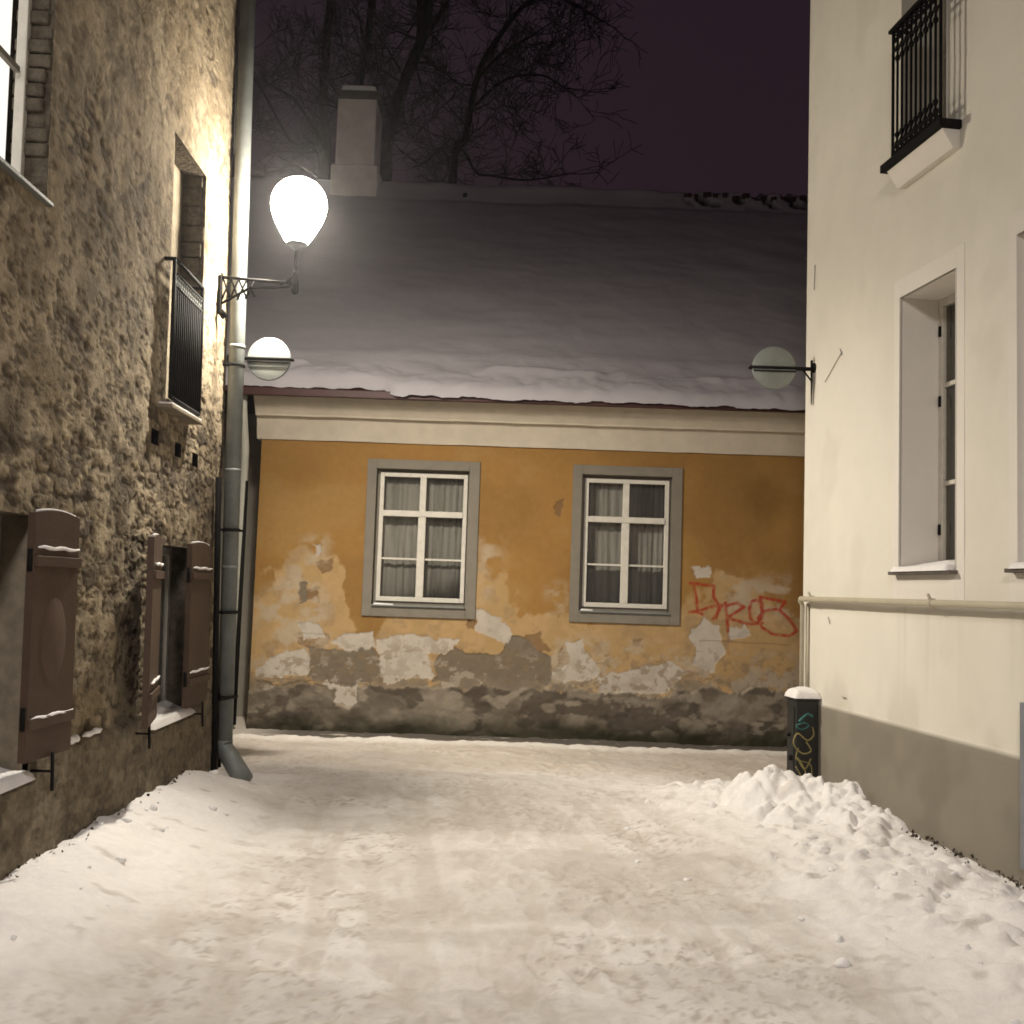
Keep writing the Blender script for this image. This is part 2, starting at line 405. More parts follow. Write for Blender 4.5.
o = deb.build("leaf_litter", "debris"); o['kind'] = 'stuff'; o['label'] = 'dark dead leaves and grit along the foot of the walls'; o['category'] = 'leaf litter'

# ================================================================== STONE HOUSE (left)
SH = empty("stone_house", (-2.33, 8.6, 0), 'tall rough limestone rubble house with brown shutters on the left', 'house')
HT = 9.5
# openings (s0, s1, z0, z1, depth); s measured from the far corner towards the camera
sU, zU = FL.px(46, 203); sN0, zN0 = FL.px(198, 418); sN1, _ = FL.px(169, 300); _, zN1 = FL.px(198, 165)
sL, zL = FL.px(187, 712); _, zLt = FL.px(187, 548); sK, zK = FL.px(22, 778); _, zKt = FL.px(10, 512)
OPEN = [(sU, sU + 1.15, zU, 7.2, .16), (sN0, sN1, zN0, zN1, .17), (sL, sL + 1.0, zL, zLt, .2), (sK, sK + 1.0, zK, zKt, .2)]
holes = []
for hx, hy in ((155, 437), (178, 450), (195, 460)):
    s, z = FL.px(hx, hy); holes.append((s - .075, s + .075, z - .05, z + .05))
sn = [v for o_ in OPEN for v in o_[:2]] + [v for o_ in holes for v in o_[:2]]
zn = [v for o_ in OPEN for v in o_[2:4]] + [v for o_ in holes for v in o_[2:4]]
S1 = np.concatenate([lines(0, 5.2, .018, sn), np.linspace(5.3, 20, 30)])
Z1 = np.concatenate([lines(-.3, 7.6, .0105, zn), np.linspace(7.7, HT, 6)])
S, Z = np.meshgrid(S1, Z1, indexing='ij')
# rubble courses
wz = Z + .05 * (fbm(S * 1.5, Z * 1.5, 101, 3) - .5) + .02 * (fbm(S * 8, Z * 8, 102, 3) - .5)
wa_ = S + .10 * (fbm(S * 4, Z * 4, 210, 4) - .5); wb_ = Z + .06 * (fbm(S * 5, Z * 5, 211, 4) - .5)
q1, q2, cid = f1(wa_ * 4.2, wb_ * 9.5, 200); q3, q4, cid2 = f1(wa_ * 8, wb_ * 17, 201)
sel = fbm(S * 1.2, Z * 1.2, 230, 3) > .5
e = np.where(sel, (q2 - q1) / 9, (q4 - q3) / 15); cid = np.where(sel, cid, cid2)
stone = ss(.0, .018, e)
plin = ss(.75, .71, Z + .01 * (fbm(S * 6, Z * 2, 240, 3) - .5))
pl = ss(.40, .52, fbm(S * 1.3, Z * 1.0, 241, 6, .65) + .09 * ss(2.2, 3.2, Z) - .12 * np.exp(-((Z - 2.4) / .5) ** 2) * ss(4.6, 2.5, S)) # plaster coverage
pl = np.maximum(pl * .9, plin * .75)
rough = fbm(S * 14, Z * 14, 242, 4) - .5
pit = ss(.60, .70, fbm(S * 9, Z * 12, 243, 4) + .12 * (fbm(S * 1.2, Z * 1.2, 249, 3) - .5))
fz_ = fbm(S * 7, Z * 5.5, 248, 4) - .5
mo = fbm(S * 12 + .8 * Z, Z * 19, 261, 5, .68); dens_ = fbm(S * 1.1, Z * 1.1, 262, 4)
lowm = np.exp(-((Z - 2.3) / .9) ** 2)
blot = ss(.555, .60, mo + .10 * (dens_ - .5) + .035 * lowm - .02)
blot = np.where(Z < .72, blot * .35, blot) * (1 - .45 * ss(3.2, 4.2, Z))
pale_ = ss(.50, .57, fbm(S * 6, Z * 9, 263, 5, .6)) * (.35 + .65 * lowm)
O = (1 - pl) * (stone * (.007 + .013 * cid) + .024 * rough - .018) + pl * (.014 + .016 * rough + .03 * fz_ + .02 * (fbm(S * 4, Z * 4, 244, 3) - .5)) - pit * .010 * (1 - .5 * plin) - blot * .011
O = O * .45
O = O + plin * .045
edge = np.ones_like(O)
stonec = mixc(mixc(np.tile(np.array([.25, .215, .155]), S.shape + (1,)), [.33, .28, .19], cid), [.135, .115, .09], ss(.72, .9, _h(np.floor(cid * 997), np.floor(cid * 331), 5)))
colr = mixc(np.tile(np.array([.085, .068, .048]), S.shape + (1,)), stonec, stone)
plc = mixc(np.tile(np.array([.27, .225, .15]), S.shape + (1,)), [.36, .31, .22], ss(.4, .65, fbm(S * 3, Z * 2, 245, 5)))
plc = mixc(plc, [.19, .165, .12], ss(.5, .7, fbm(S * 2.2, Z * 2.8, 246, 5)) * .7)
colr = mixc(colr, plc, pl)
colr = mixc(colr, [.47, .41, .29], pale_ * .75 * (1 - plin))
colr = mixc(colr, [.075, .06, .045], pit * .45)
colr = mixc(colr, [.085, .07, .053], blot * .68)
colr = mixc(colr, [.17, .155, .12], plin * .55)
colr = mixc(colr, [.26, .23, .17], plin * ss(.45, .8, cid) * .45)
colr = mixc(colr, [.08, .07, .055], plin * ((1 - stone) * .22 * ss(.4, .6, fbm(S * 3, Z * 3, 264, 3)) + ss(.5, .2, cid) * .25 + .45 * ss(.52, .62, fbm(S * 8, Z * 8, 265, 5, .62))))
bl = np.exp(-((Z - 2.15) / .35) ** 2) * ss(.48, .56, fbm(S * 2.5, Z * 4, 247, 4)) * .6   # black weathered stones above the lower window
colr = mixc(colr, [.07, .06, .05], bl)
def inside(o_, pad=0): return (S > o_[0] - pad) & (S < o_[1] + pad) & (Z > o_[2] - pad) & (Z < o_[3] + pad)
for o_ in OPEN + holes:            # quiet the relief at the arrises
    near = np.maximum(np.maximum(o_[0] - S, S - o_[1]), np.maximum(o_[2] - Z, Z - o_[3]))
    O = O * ss(-.001, .03, near) if o_ not in OPEN else np.where(near < .02, O * .5, O)
O = np.where(S < .001, 0, O)
sc = .5 * (S[1:, 1:] + S[:-1, :-1]); zc = .5 * (Z[1:, 1:] + Z[:-1, :-1])
keep = np.ones(sc.shape, bool)
for o_ in OPEN + holes: keep &= ~((sc > o_[0]) & (sc < o_[1]) & (zc > o_[2]) & (zc < o_[3]))
ex = MB(); ex.col = (.22, .19, .14)
ex.box(FL, 0, 20, -9, -.9, -.3, HT)                                   # body behind the facade
ex.add([FL.w(-.0, 0, -.3), FL.w(0, -.9, -.3), FL.w(0, -.9, HT), FL.w(0, 0, HT)], [(0, 1, 2, 3)])
ex.add([FL.w(0, 0, HT), FL.w(20, 0, HT), FL.w(20, -.9, HT), FL.w(0, -.9, HT)], [(0, 1, 2, 3)])
ex.f = [f for f in ex.f if len(f) == 4]
grid("wall", to_world(FL, S, O, Z), keep, colr * np.array([.86, .82, .80]), "rubble", SH, ex)
def reveals(fr, s0, s1, z0, z1, d, m, parent, name="reveal", o0=.004, sides='fblt'):
    b = MB(); t = .03; q = o0
    b.add([fr.w(s0, q, z0), fr.w(s0, -d, z0), fr.w(s0, -d, z1), fr.w(s0, q, z1)], [(0, 1, 2, 3)])
    b.add([fr.w(s1, q, z0), fr.w(s1, -d, z0), fr.w(s1, -d, z1), fr.w(s1, q, z1)], [(0, 1, 2, 3)])
    b.add([fr.w(s0, q, z0), fr.w(s1, q, z0), fr.w(s1, -d, z0), fr.w(s0, -d, z0)], [(0, 1, 2, 3)])
    b.add([fr.w(s0, q, z1), fr.w(s1, q, z1), fr.w(s1, -d, z1), fr.w(s0, -d, z1)], [(0, 1, 2, 3)])
    return b.build(name, m, parent)
def rough_reveal(fr, s0, z0, z1, d, parent, s1, brick=False):
    """far jamb (faces the camera) as real laid stones, plus plain soffit, sill and near jamb"""
    b = MB(); z = z0; rg = random.Random(int(z0 * 1000))
    while z < z1 - .01:
        h = (.075 if brick else rg.uniform(.07, .16)); h = min(h, z1 - z)
        p = rg.uniform(-.005, .03)
        b.box(fr, s0 - .1, s0 + p, -d - .02, -.012 + rg.uniform(-.02, .012), z + .004, z + h - .004); z += h
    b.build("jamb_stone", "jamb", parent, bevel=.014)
    c = MB()
    c.add([fr.w(s0 - .004, 0, z0), fr.w(s0 - .004, -d, z0), fr.w(s0 - .004, -d, z1), fr.w(s0 - .004, 0, z1)], [(0, 1, 2, 3)])
    c.add([fr.w(s1, .0, z0), fr.w(s1, -d, z0), fr.w(s1, -d, z1), fr.w(s1, .0, z1)], [(0, 1, 2, 3)])
    c.add([fr.w(s0, .02, z0), fr.w(s1, .02, z0), fr.w(s1, -d, z0), fr.w(s0, -d, z0)], [(0, 1, 2, 3)])
    c.add([fr.w(s0, 0, z1), fr.w(s1, 0, z1), fr.w(s1, -d, z1), fr.w(s0, -d, z1)], [(0, 1, 2, 3)])
    c.build("reveal", "jamb", parent)
# upper lit window
(s0, s1, z0, z1, d) = OPEN[0]
wn = MB().box(FL, s0 + .002, s0 + .045, -d, -d + .05, z0, z1).box(FL, s1 - .07, s1, -d, -d + .05, z0, z1).box(FL, s0 + .045, s1 - .07, -d, -d + .05, z0, z0 + .04)\
    .box(FL, s0 + .55, s0 + .6, -d, -d + .045, z0 + .06, z1).build("window", "whitewood", SH, bevel=.005, label='lit upper window with a white blind')
for k in range(1, 4): MB().box(FL, s0 + .07, s1 - .07, -d + .01, -d + .035, z0 + k * .62, z0 + k * .62 + .03).build("glazing_bar", "surround", wn)
MB().box(FL, s0 + .02, s1 - .02, -d - .06, -d - .04, z0, z1).build("blind", "lit", wn)
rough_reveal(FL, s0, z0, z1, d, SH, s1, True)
MB().box(FL, s0 - .01, s1, -.02, .035, z0 - .018, z0 + .004).build("sill", "zinc", SH, bevel=.004)
# niche with railing
(s0, s1, z0, z1, d) = OPEN[1]
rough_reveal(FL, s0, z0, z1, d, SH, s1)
dr_ = MB().box(FL, s0 + .01, s1, -d - .05, -d, z0, z1).build("door", "reveal", SH, bevel=.004, label='pale door set back behind the black railing')
rl = MB(); oR = .07
sa, za = FL.px(203, 290, oR); sb, zb = FL.px(175, 257, oR); zt = .5 * (za + zb); _, zb0 = FL.px(196, 417, oR); zbt = zb0 + .03
_, zm = FL.px(203, 313, oR)
rl.tube([FL.w(sa, oR, zt), FL.w(sb, oR, zt)], .014, 8); rl.tube([FL.w(sa, oR, zbt), FL.w(sb, oR, zbt)], .014, 8); rl.tube([FL.w(sa, oR, zm), FL.w(sb, oR, zm)], .011, 8)
rl.tube([FL.w(sa, oR, zm + .09), FL.w(sb, oR, zm + .09)], .009, 8)
rl.tube([FL.w(sa, -.03, zt), FL.w(sa, oR, zt)], .014, 8); rl.tube([FL.w(sb, -.03, zt), FL.w(sb, oR, zt)], .014, 8)
for s in (sa, sb): rl.tube([FL.w(s, oR, zbt), FL.w(s, oR, zt)], .014, 8)
rail = rl.build("railing", "iron", SH, label='black railing of narrow upright bars across the niche')
nb = 15
for k in range(1, nb):
    s = sa + (sb - sa) * k / nb
    MB().tube([FL.w(s, oR, zbt), FL.w(s, oR, zt if k in (0, nb) else zm)], .014 if k in (0, nb) else .0085, 6).build("bar", "iron", rail)
sk = MB()
for k in range(nb):
    s = sa + (sb - sa) * (k + .5) / nb; pts = []
    for j in range(9): a = j / 8 * 2 * math.pi; pts.append(FL.w(s + .017 * math.cos(a), oR, zm + .045 + .04 * math.sin(a)))
    sk.tube(pts, .004, 5)
sk.build("scroll_row", "zinc", rail)
sl = MB().box(FL, sa - .02, sb + .04, -.02, oR + .03, zb0 - .045, zb0 - .02).build("sill", "reveal", SH, bevel=.006)
MB().box(FL, sa, sb + .02, 0, oR + .025, zb0 - .02, zb0 - .005).build("snow_cover", "snow", sl, bevel=.012)
for h_ in holes:
    MB().box(FL, h_[0] - .002, h_[1] + .002, -.28, -.16, h_[2], h_[3]).build("vent_shade_back", "iron", SH)  # black back and lining put the hole's shade into the colour
    b = MB()
    for (a_, c_) in ((h_[0], h_[0]), (h_[1], h_[1])): b.add([FL.w(a_, 0, h_[2]), FL.w(a_, -.16, h_[2]), FL.w(a_, -.16, h_[3]), FL.w(a_, 0, h_[3])], [(0, 1, 2, 3)])
    for z_ in (h_[2], h_[3]): b.add([FL.w(h_[0], 0, z_), FL.w(h_[1], 0, z_), FL.w(h_[1], -.16, z_), FL.w(h_[0], -.16, z_)], [(0, 1, 2, 3)])
    b.build("vent_shade_lining", "iron", SH)
# lower windows
for i, (s0, s1, z0, z1, d) in enumerate(OPEN[2:]):
    reveals(FL, s0, s1, z0, z1, d + .02, ("jamb", "reveal")[i], SH, "reveal", -.002)
    w = MB().box(FL, s0 + .002, s0 + .055, -d, -d + .05, z0, z1).box(FL, s1 - .05, s1, -d, -d + .05, z0, z1).box(FL, s0 + .055, s1 - .05, -d, -d + .05, z1 - .06, z1)\
        .box(FL, s0 + .055, s1 - .05, -d, -d + .05, z0, z0 + .06).box(FL, (s0 + s1) / 2 - .025, (s0 + s1) / 2 + .025, -d, -d + .05, z0 + .06, z1 - .06)\
        .build("window", "whitewood", SH, bevel=.004)
    MB().box(FL, s0 + .05, s1 - .05, -d + .015, -d + .021, z0 + .05, z1 - .05).build("pane", "glass", w)
    MB().box(FL, s0 + .0, s1 - .0, -d - .12, -d - .1, z0, z1).build("curtain", "curtain", w)
    # snow lying on the sill
    ns, no = 60, 16
    A, B = np.meshgrid(np.linspace(s0 + .01, s1 - .02, ns), np.linspace(-d + .05, .075, no), indexing='ij')
    th = .03 + .03 * fbm(A * 6, B * 6, 300 + i, 3) + .05 * ss(.0, -d, B)
    ed = np.minimum(1, np.minimum((A - A.min()) / .04, np.minimum((A.max() - A) / .04, (B.max() - B) / .03)))
    grid("sill_snow", to_world(FL, A, B, z0 + th * ed ** .5), np.ones((ns - 1, no - 1), bool), np.tile(np.array([.8, .78, .76]), A.shape + (1,)), "snowground", SH)
# shutters
def shutter(s_h, s_f, o_h, o_f, z0, z1, label, snow_z, oval=False, hook=True):
    """leaf from hinge edge (s_h,o_h) to free edge (s_f,o_f)"""
    a = (FL.w(s_f, o_f, 0) - FL.w(s_h, o_h, 0)); wd = a.length; a.normalize()
    n = Vector((0, 0, 1)).cross(a)
    if n.dot(FL.n) < 0: n = -n
    fr = Frame(FL.w(s_h, o_h, 0), a, n, FL.k)
    b = MB(); K = 12; th = .038
    arch = [z1 + .022 * math.sin(math.pi * (k / K)) for k in range(K + 1)]
    for k in range(K):
        u0_, u1_ = wd * k / K, wd * (k + 1) / K
        b.hexa([fr.w(u0_, 0, z0), fr.w(u1_, 0, z0), fr.w(u1_, th, z0), fr.w(u0_, th, z0), fr.w(u0_, 0, arch[k]), fr.w(u1_, 0, arch[k + 1]), fr.w(u1_, th, arch[k + 1]), fr.w(u0_, th, arch[k])])
    bmx = b.build("shutter", "shutter", SH, label=label)
    md = bmx.modifiers.new("weld", 'WELD'); md.merge_threshold = .0005
    for zz in (z0 + .2, z1 - .2):
        MB().box(fr, .0, wd, th, th + .018, zz - .05, zz).build("batten", "shutter", bmx, bevel=.003)
    for zz in snow_z:
        sb_ = MB()
        pts = [fr.w(.015 + (wd - .03) * k / 8, th + .010, zz + .004 + .004 * math.sin(k * 1.7)) for k in range(9)]
        sb_.tube(pts, [.004, .008, .010, .008, .010, .009, .009, .007, .004], 8).build("snow_line", "snow", bmx)
    pts = [fr.w(.03 + (wd - .06) * k / 8, th * .6, z1 + .022 * math.sin(math.pi * (.1 + .8 * k / 8)) + .002) for k in range(9)]
    MB().tube(pts, .007, 8).build("snow_line", "snow", bmx)
    if oval:
        c = MB(); cz = (z0 + z1) / 2 - .02; n_ = 28; R1, R2 = wd * .25, .19; vs = [fr.w(wd / 2, th + .006, cz)]
        for k in range(n_): vs.append(fr.w(wd / 2 + R1 * math.cos(2 * math.pi * k / n_), th + .004, cz + R2 * math.sin(2 * math.pi * k / n_)))
        for k in range(n_): vs.append(fr.w(wd / 2 + R1 * 1.12 * math.cos(2 * math.pi * k / n_), th - .001, cz + R2 * 1.06 * math.sin(2 * math.pi * k / n_)))
        fs = [(0, 1 + k, 1 + (k + 1) % n_) for k in range(n_)] + [(1 + k, 1 + n_ + k, 1 + n_ + (k + 1) % n_, 1 + (k + 1) % n_) for k in range(n_)]
        c.add(vs, fs, True).build("oval_panel", "shutter_oval", bmx)
    for zz in (z0 + .2, z1 - .22): MB().tube([fr.w(-.005, th * .5, zz - .05), fr.w(-.005, th * .5, zz + .05)], .012, 8).build("hinge", "iron", bmx)
    if hook:
        su, zu = z0, 0
        h = MB(); sc_ = (s_h + s_f) / 2
        h.tube([FL.w(sc_, .02, z0 - .07), FL.w(sc_, .13, z0 - .07)], .007, 6); h.tube([FL.w(sc_, .13, z0 + .02), FL.w(sc_, .135, z0 - .16)], .009, 6)
        h.build("shutter_catch", "iron", bmx)
oS = .09
sa, za = FL.px(71, 745, oS + .04); sb, zb = FL.px(34, 768, oS + .04); _, zt = FL.px(60, 509, oS + .04)
shutter(sb + .02, sa, oS - .03, oS, .5 * (za + zb), zt - .03, 'large brown shutter with a painted oval, nearest the camera', [FL.px(55, 549, oS + .05)[1], FL.px(55, 716, oS + .05)[1]], True)
sa, _ = FL.px(158, 600, .07); sb, za = FL.px(141, 727, .15); _, zt = FL.px(146, 531, .17)
shutter(sa, sb + .06, .05, .17, za, zt - .03, 'narrow brown shutter at the near side of the snowy sill', [FL.px(150, 564, .2)[1], FL.px(148, 685, .2)[1]])
sa, _ = FL.px(191, 600, .10); sb, za = FL.px(206, 700, .08); _, zt = FL.px(200, 541, .10)
shutter(sa, sb, .06, .05, za, zt - .03, 'brown shutter between the snowy sill and the drainpipe', [FL.px(202, 569, .1)[1], FL.px(198, 671, .1)[1]])
pa, pb = FL.px(70, 750, .05), FL.px(104, 738, .05)
for (f0, f1_, rr) in ((0, .3, .022), (.42, 1, .017)):
    q = [FL.w(pa[0] + (pb[0] - pa[0]) * (f0 + (f1_ - f0) * k / 6), .035, .745 + .004 * math.sin(k * 2.1)) for k in range(7)]
    MB().tube(q, [rr * v for v in (.3, .9, 1, .8, 1.05, .9, .3)], 8).build("ledge_snow", "snow", SH)
# downpipe
po = .10
def lp(x, y, o=po):
    s, z = FL.px(x, y, o); return FL.w(s, o, z)
sD = .06
def dp(z, o=po, s=sD): return FL.w(s, o, z)
_, zbt = FL.px(228, 745, po)
dpipe = MB().tube([dp(HT - .2), dp(zbt)], .064, 20).build("downpipe", "zinc", SH, label='thick grey metal drainpipe at the corner')
for yy in (350, 475, 570): zz = FL.px(238, yy, po)[1]; MB().tube([dp(zz), dp(zz + .03)], .068, 20).build("pipe_joint", "zinc", dpipe)

sp = MB(); c0 = dp(zbt); e_ = dp(.04, po + .20, sD + .16)
sp.tube([c0 + Vector((0, 0, .06)), c0, c0 + (e_ - c0) * .35, e_], [.066, .070, .076, .078], 18)
sp.build("spout", "zinc", dpipe)
for yy in (530, 612, 695, 360):
    zz = FL.px(230, yy, po)[1]
    cl = MB().tube([dp(zz - .012), dp(zz + .012)], .072, 20)
    cl.tube([FL.w(sD + .03, -.02, zz), FL.w(sD + .03, po, zz)], .011, 6)
    if yy > 400: cl.tube([FL.w(sD - .05, po + .08, zz), FL.w(sD + .22, .11, zz)], .011, 6)
    cl.build("clamp", "iron", dpipe)
cb = MB(); s_, z_ = FL.px(221, 480, .06)
cb.tube([FL.w(s_ + .0, .04, FL.px(221, 478, .05)[1]), FL.w(s_, .06, 1.2), FL.w(s_ - .02, .07, .1)], .024, 8)
cb.tube([FL.w(.02, .06, 3.2), FL.w(.01, .05, .1)], .018, 8)
MB().tube([FL.w(.17, .05, z_ * .1 * k + (HT - .3) * (1 - .1 * k)) + Vector((0, .012 * math.sin(k * 2.3), 0)) for k in range(7)], .008, 6).build('cable', 'iron', SH)
cb.build("cable_conduit", "iron", SH)

# ================================================================== WALL LANTERN
sl_, zl_ = FL.px(217, 300, 0.0)
LA = empty("wall_lantern", FL.w(sl_, 0, zl_), 'glowing street lantern on an iron bracket, high on the stone wall', 'street lamp')
lx = hit(297, 240, FL.w(sl_, 0, 0), Vector((0, 1, 0)))
arm = (lx - FL.w(sl_, 0, lx.z)).dot(FL.n)
def lw(o, z): return FL.w(sl_, o, z)
_z = lambda y: hit(297, y, FL.w(sl_, 0, 0), Vector((0, 1, 0))).z
zp0, zp1 = hit(220, 316, FL.w(sl_, 0, 0), Vector((0, 1, 0))).z, hit(222, 276, FL.w(sl_, 0, 0), Vector((0, 1, 0))).z
pl_ = MB().box(FL, sl_ - .03, sl_ + .03, -.01, .035, zp0 + .02, zp1)
pl_.tube([lw(.03, zp0 + .0), lw(.07, zp0 + .03)], .035, 10)
pl_.build("wall_plate", "iron", LA, bevel=.004)
zA = _z(283)
br = MB()
br.tube([lw(.03, zp1 - .01), lw(.18, zA + .02), lw(arm, zA + .0)], .013, 8)
br.tube([lw(.03, zp0 + .1), lw(.1, zp0 + .14), lw(.26, zA - .05), lw(arm, zA - .03)], .011, 8)
for k in range(4):
    o0_ = .03 + k * .065
    br.tube([lw(o0_, zp0 + .11 + k * .012), lw(o0_ + .075, zA + .03 - k * .003)], .008, 6)
    br.tube([lw(o0_, zA + .06 - k * .015), lw(o0_ + .075, zp0 + .13 + k * .012)], .008, 6)
br.tube([lw(arm - .13, zA - .03), lw(arm - .03, zA + .06)], .012, 6)
br.build("bracket", "iron", LA)
LC = Vector((lw(arm, _z(243)).x, lw(arm, _z(243)).y, 0))
zS = _z(243)
st = MB().tube([LC + Vector((0, 0, zA - .07)), LC + Vector((0, 0, zS - .03))], .016, 10)
st.lathe(LC, [(.012, zA - .09), (.028, zA - .07), (.028, zA + .08), (.016, zA + .1)], 12)
st.lathe(LC, [(.016, zS - .06), (.05, zS - .035), (.085, zS - .01), (.085, zS + .0)], 16)
st.build("stem", "iron", LA)
GH = _z(178) - zS; g0 = zS
prof = [(.08, 0), (.105, .04), (.145, .11), (.18, .18), (.205, .25), (.215, .31), (.212, .36), (.198, .41), (.172, .455), (.135, .495), (.09, .522), (.03, .54)]
k_ = GH / .54
MB().lathe(LC, [(r * 1.04, g0 + z * k_) for r, z in prof], 32).build("glass_shade", "lamp", LA)

# ================================================================== ROUND SIGNS
def round_sign(fr, cx, cy, wx, rpx, label, vert):
    s, z = fr.px(wx, cy, 0); base = fr.w(s, 0, z)
    c_ = hit(cx, cy, base, Vector((0, 1, 0))); rr = rpx * (base - CAM).dot(fw) / F
    T = empty("round_sign", base, label, 'sign', 'round signs on wall brackets')
    d = Vector((0, -1, 0))
    MB().lathe(c_, [(rr * .5, -.012), (rr * .97, -.012), (rr, -.006), (rr, .006), (rr * .97, .012), (rr * .5, .012)], 40, d).build("disc", "disc", T)
    MB().lathe(c_, [(rr + .001, -.011), (rr + .007, -.009), (rr + .007, .009), (rr + .001, .011)], 40, d).build("rim", "zinc", T)
    sg = 1 if c_.x > base.x else -1
    b = MB(); e1 = c_ + Vector((sg * (rr + .02), 0, .0)); z_ = Vector((0, 0, 1)); y_ = Vector((0, 1, 0))
    for dy in (-.022, .022):
        st_ = Vector((base.x, c_.y, c_.z)); b.tube([st_ + y_ * dy, e1 + y_ * dy], .0115, 8)
    b.tube([e1 - y_ * .03, e1 + y_ * .03], .012, 8)
    b.tube([c_ - y_ * .03 - z_ * .03 - Vector((sg * rr, 0, 0)), c_ - y_ * .03 - z_ * .03 + Vector((sg * rr, 0, 0))], .006, 6)
    if vert:
        b.tube([base + fr.n * .02 + z_ * .06, base + fr.n * .02 - z_ * .3], [.01, .004], 6); b.tube([base + fr.n * .012 - z_ * .12, base + fr.n * .11], .007, 6)
    b.tube([base - fr.n * .01, base + fr.n * .01], .04, 10)
    b.build("bracket", "iron", T)
round_sign(FL, 269, 359, 229, 21, 'round pale sign below the glowing lantern, brightly lit', False)
round_sign(FR, 774, 368, 814, 21, 'round dull green-grey sign at the corner of the cream house', True)

# ================================================================== YELLOW HOUSE
YH = empty("yellow_house", (0, 11.6, 0), 'long low ochre yellow house with peeling plaster and snow-covered roof', 'house')
xW0 = FY.px(254, 600)[0]; xW1 = 7.5
zWt = .5 * (FY.px(258, 437)[1] + FY.px(803, 457)[1])
def yp(x, y): return FY.px(x, y)
WIN = []
for (xa, ya, xb, yb) in ((378, 468, 466, 609), (584, 474, 669, 615)):
    a1 = yp(xa, ya); b1 = yp(xb, yb); a2 = yp(xa - 7, yb - 5); b2 = yp(xb + 3, ya + 4)
    WIN.append((.5 * (a1[0] + a2[0]), .5 * (b1[0] + b2[0]), .5 * (b1[1] + a2[1]), .5 * (a1[1] + b2[1])))
S1 = np.concatenate([lines(xW0, 3.75, .0105, [v for w in WIN for v in w[:2]]), np.linspace(3.9, xW1, 8)])
Z1 = lines(-.3, zWt + .05, .0105, [v for w in WIN for v in w[2:]])
S, Z = np.meshgrid(S1, Z1, indexing='ij')
wS = S + .14 * (fbm(S * 6, Z * 6, 401, 5, .6) - .5) + .035 * (fbm(S * 22, Z * 22, 403, 3) - .5)
wZ = Z + .14 * (fbm(S * 6, Z * 6, 402, 5, .6) - .5) + .035 * (fbm(S * 22, Z * 22, 404, 3) - .5)
def P(pts): return [yp(*p) for p in pts]
def rgn(polys, soft=.006):
    m_ = np.zeros_like(S)
    for p in polys: m_ = np.maximum(m_, ss(soft, -soft, poly_sd(wS, wZ, P(p))))
    return m_
base = np.tile(np.array([.43, .245, .074]), S.shape + (1,))
base = mixc(base, [.34, .195, .062], ss(.4, .7, fbm(S * 1.2, Z * 1.2, 405, 5)) * .7)
base = mixc(base, [.47, .30, .11], ss(.45, .7, fbm(S * 2.3, Z * 2.8, 406, 5)) * .5)
# paler weathered yellow low down
zpale = np.interp(S[:, 0], [yp(x, 600)[0] for x in (256, 300, 335, 360, 480, 520, 560, 690, 720, 800)],
                  [yp(300, y)[1] for y in (590, 545, 560, 640, 540, 600, 600, 585, 575, 600)])[:, None]
pale = ss(.05, -.05, Z - zpale + .85 * (fbm(S * 3.2, Z * 2.8, 407, 6, .6) - .5))
colr = mixc(base, [.57, .405, .19], pale * .8)
colr = mixc(colr, [.62, .42, .20], pale * ss(.5, .6, fbm(S * 6, Z * 6, 408, 5)) * .6)
scuff = ss(.60, .68, fbm(S * 5, Z * 6, 409, 5)) * pale
colr = mixc(colr, [.42, .30, .16], scuff * .6)
brown = rgn([[(290, 636), (325, 632), (330, 640), (318, 652), (300, 645)], [(305, 588), (320, 588), (318, 604), (308, 600)], [(518, 640), (540, 628), (548, 650), (530, 655)],
             [(556, 655), (562, 645), (570, 660), (560, 672)], [(468, 620), (480, 622), (478, 628), (466, 627)], [(553, 500), (562, 498), (562, 515), (555, 516)],
             [(632, 640), (645, 640), (644, 650), (634, 650)], [(320, 560), (332, 556), (334, 568), (322, 572)]])
colr = mixc(colr, [.25, .155, .075], brown * .8)
veil = rgn([[(304, 540), (328, 540), (326, 562), (308, 570)], [(480, 540), (498, 541), (500, 560), (482, 600)], [(550, 588), (566, 586), (564, 610), (552, 612)], [(596, 640), (700, 650), (720, 690), (590, 696)], [(725, 575), (800, 580), (800, 620), (722, 612)], [(540, 640), (600, 636), (600, 690), (540, 690)], [(256, 600), (300, 560), (330, 600), (330, 650), (256, 655)]], .12)
colr = mixc(colr, [.58, .49, .34], veil * ss(.40, .62, fbm(S * 5, Z * 7, 417, 5, .6)) * .8)
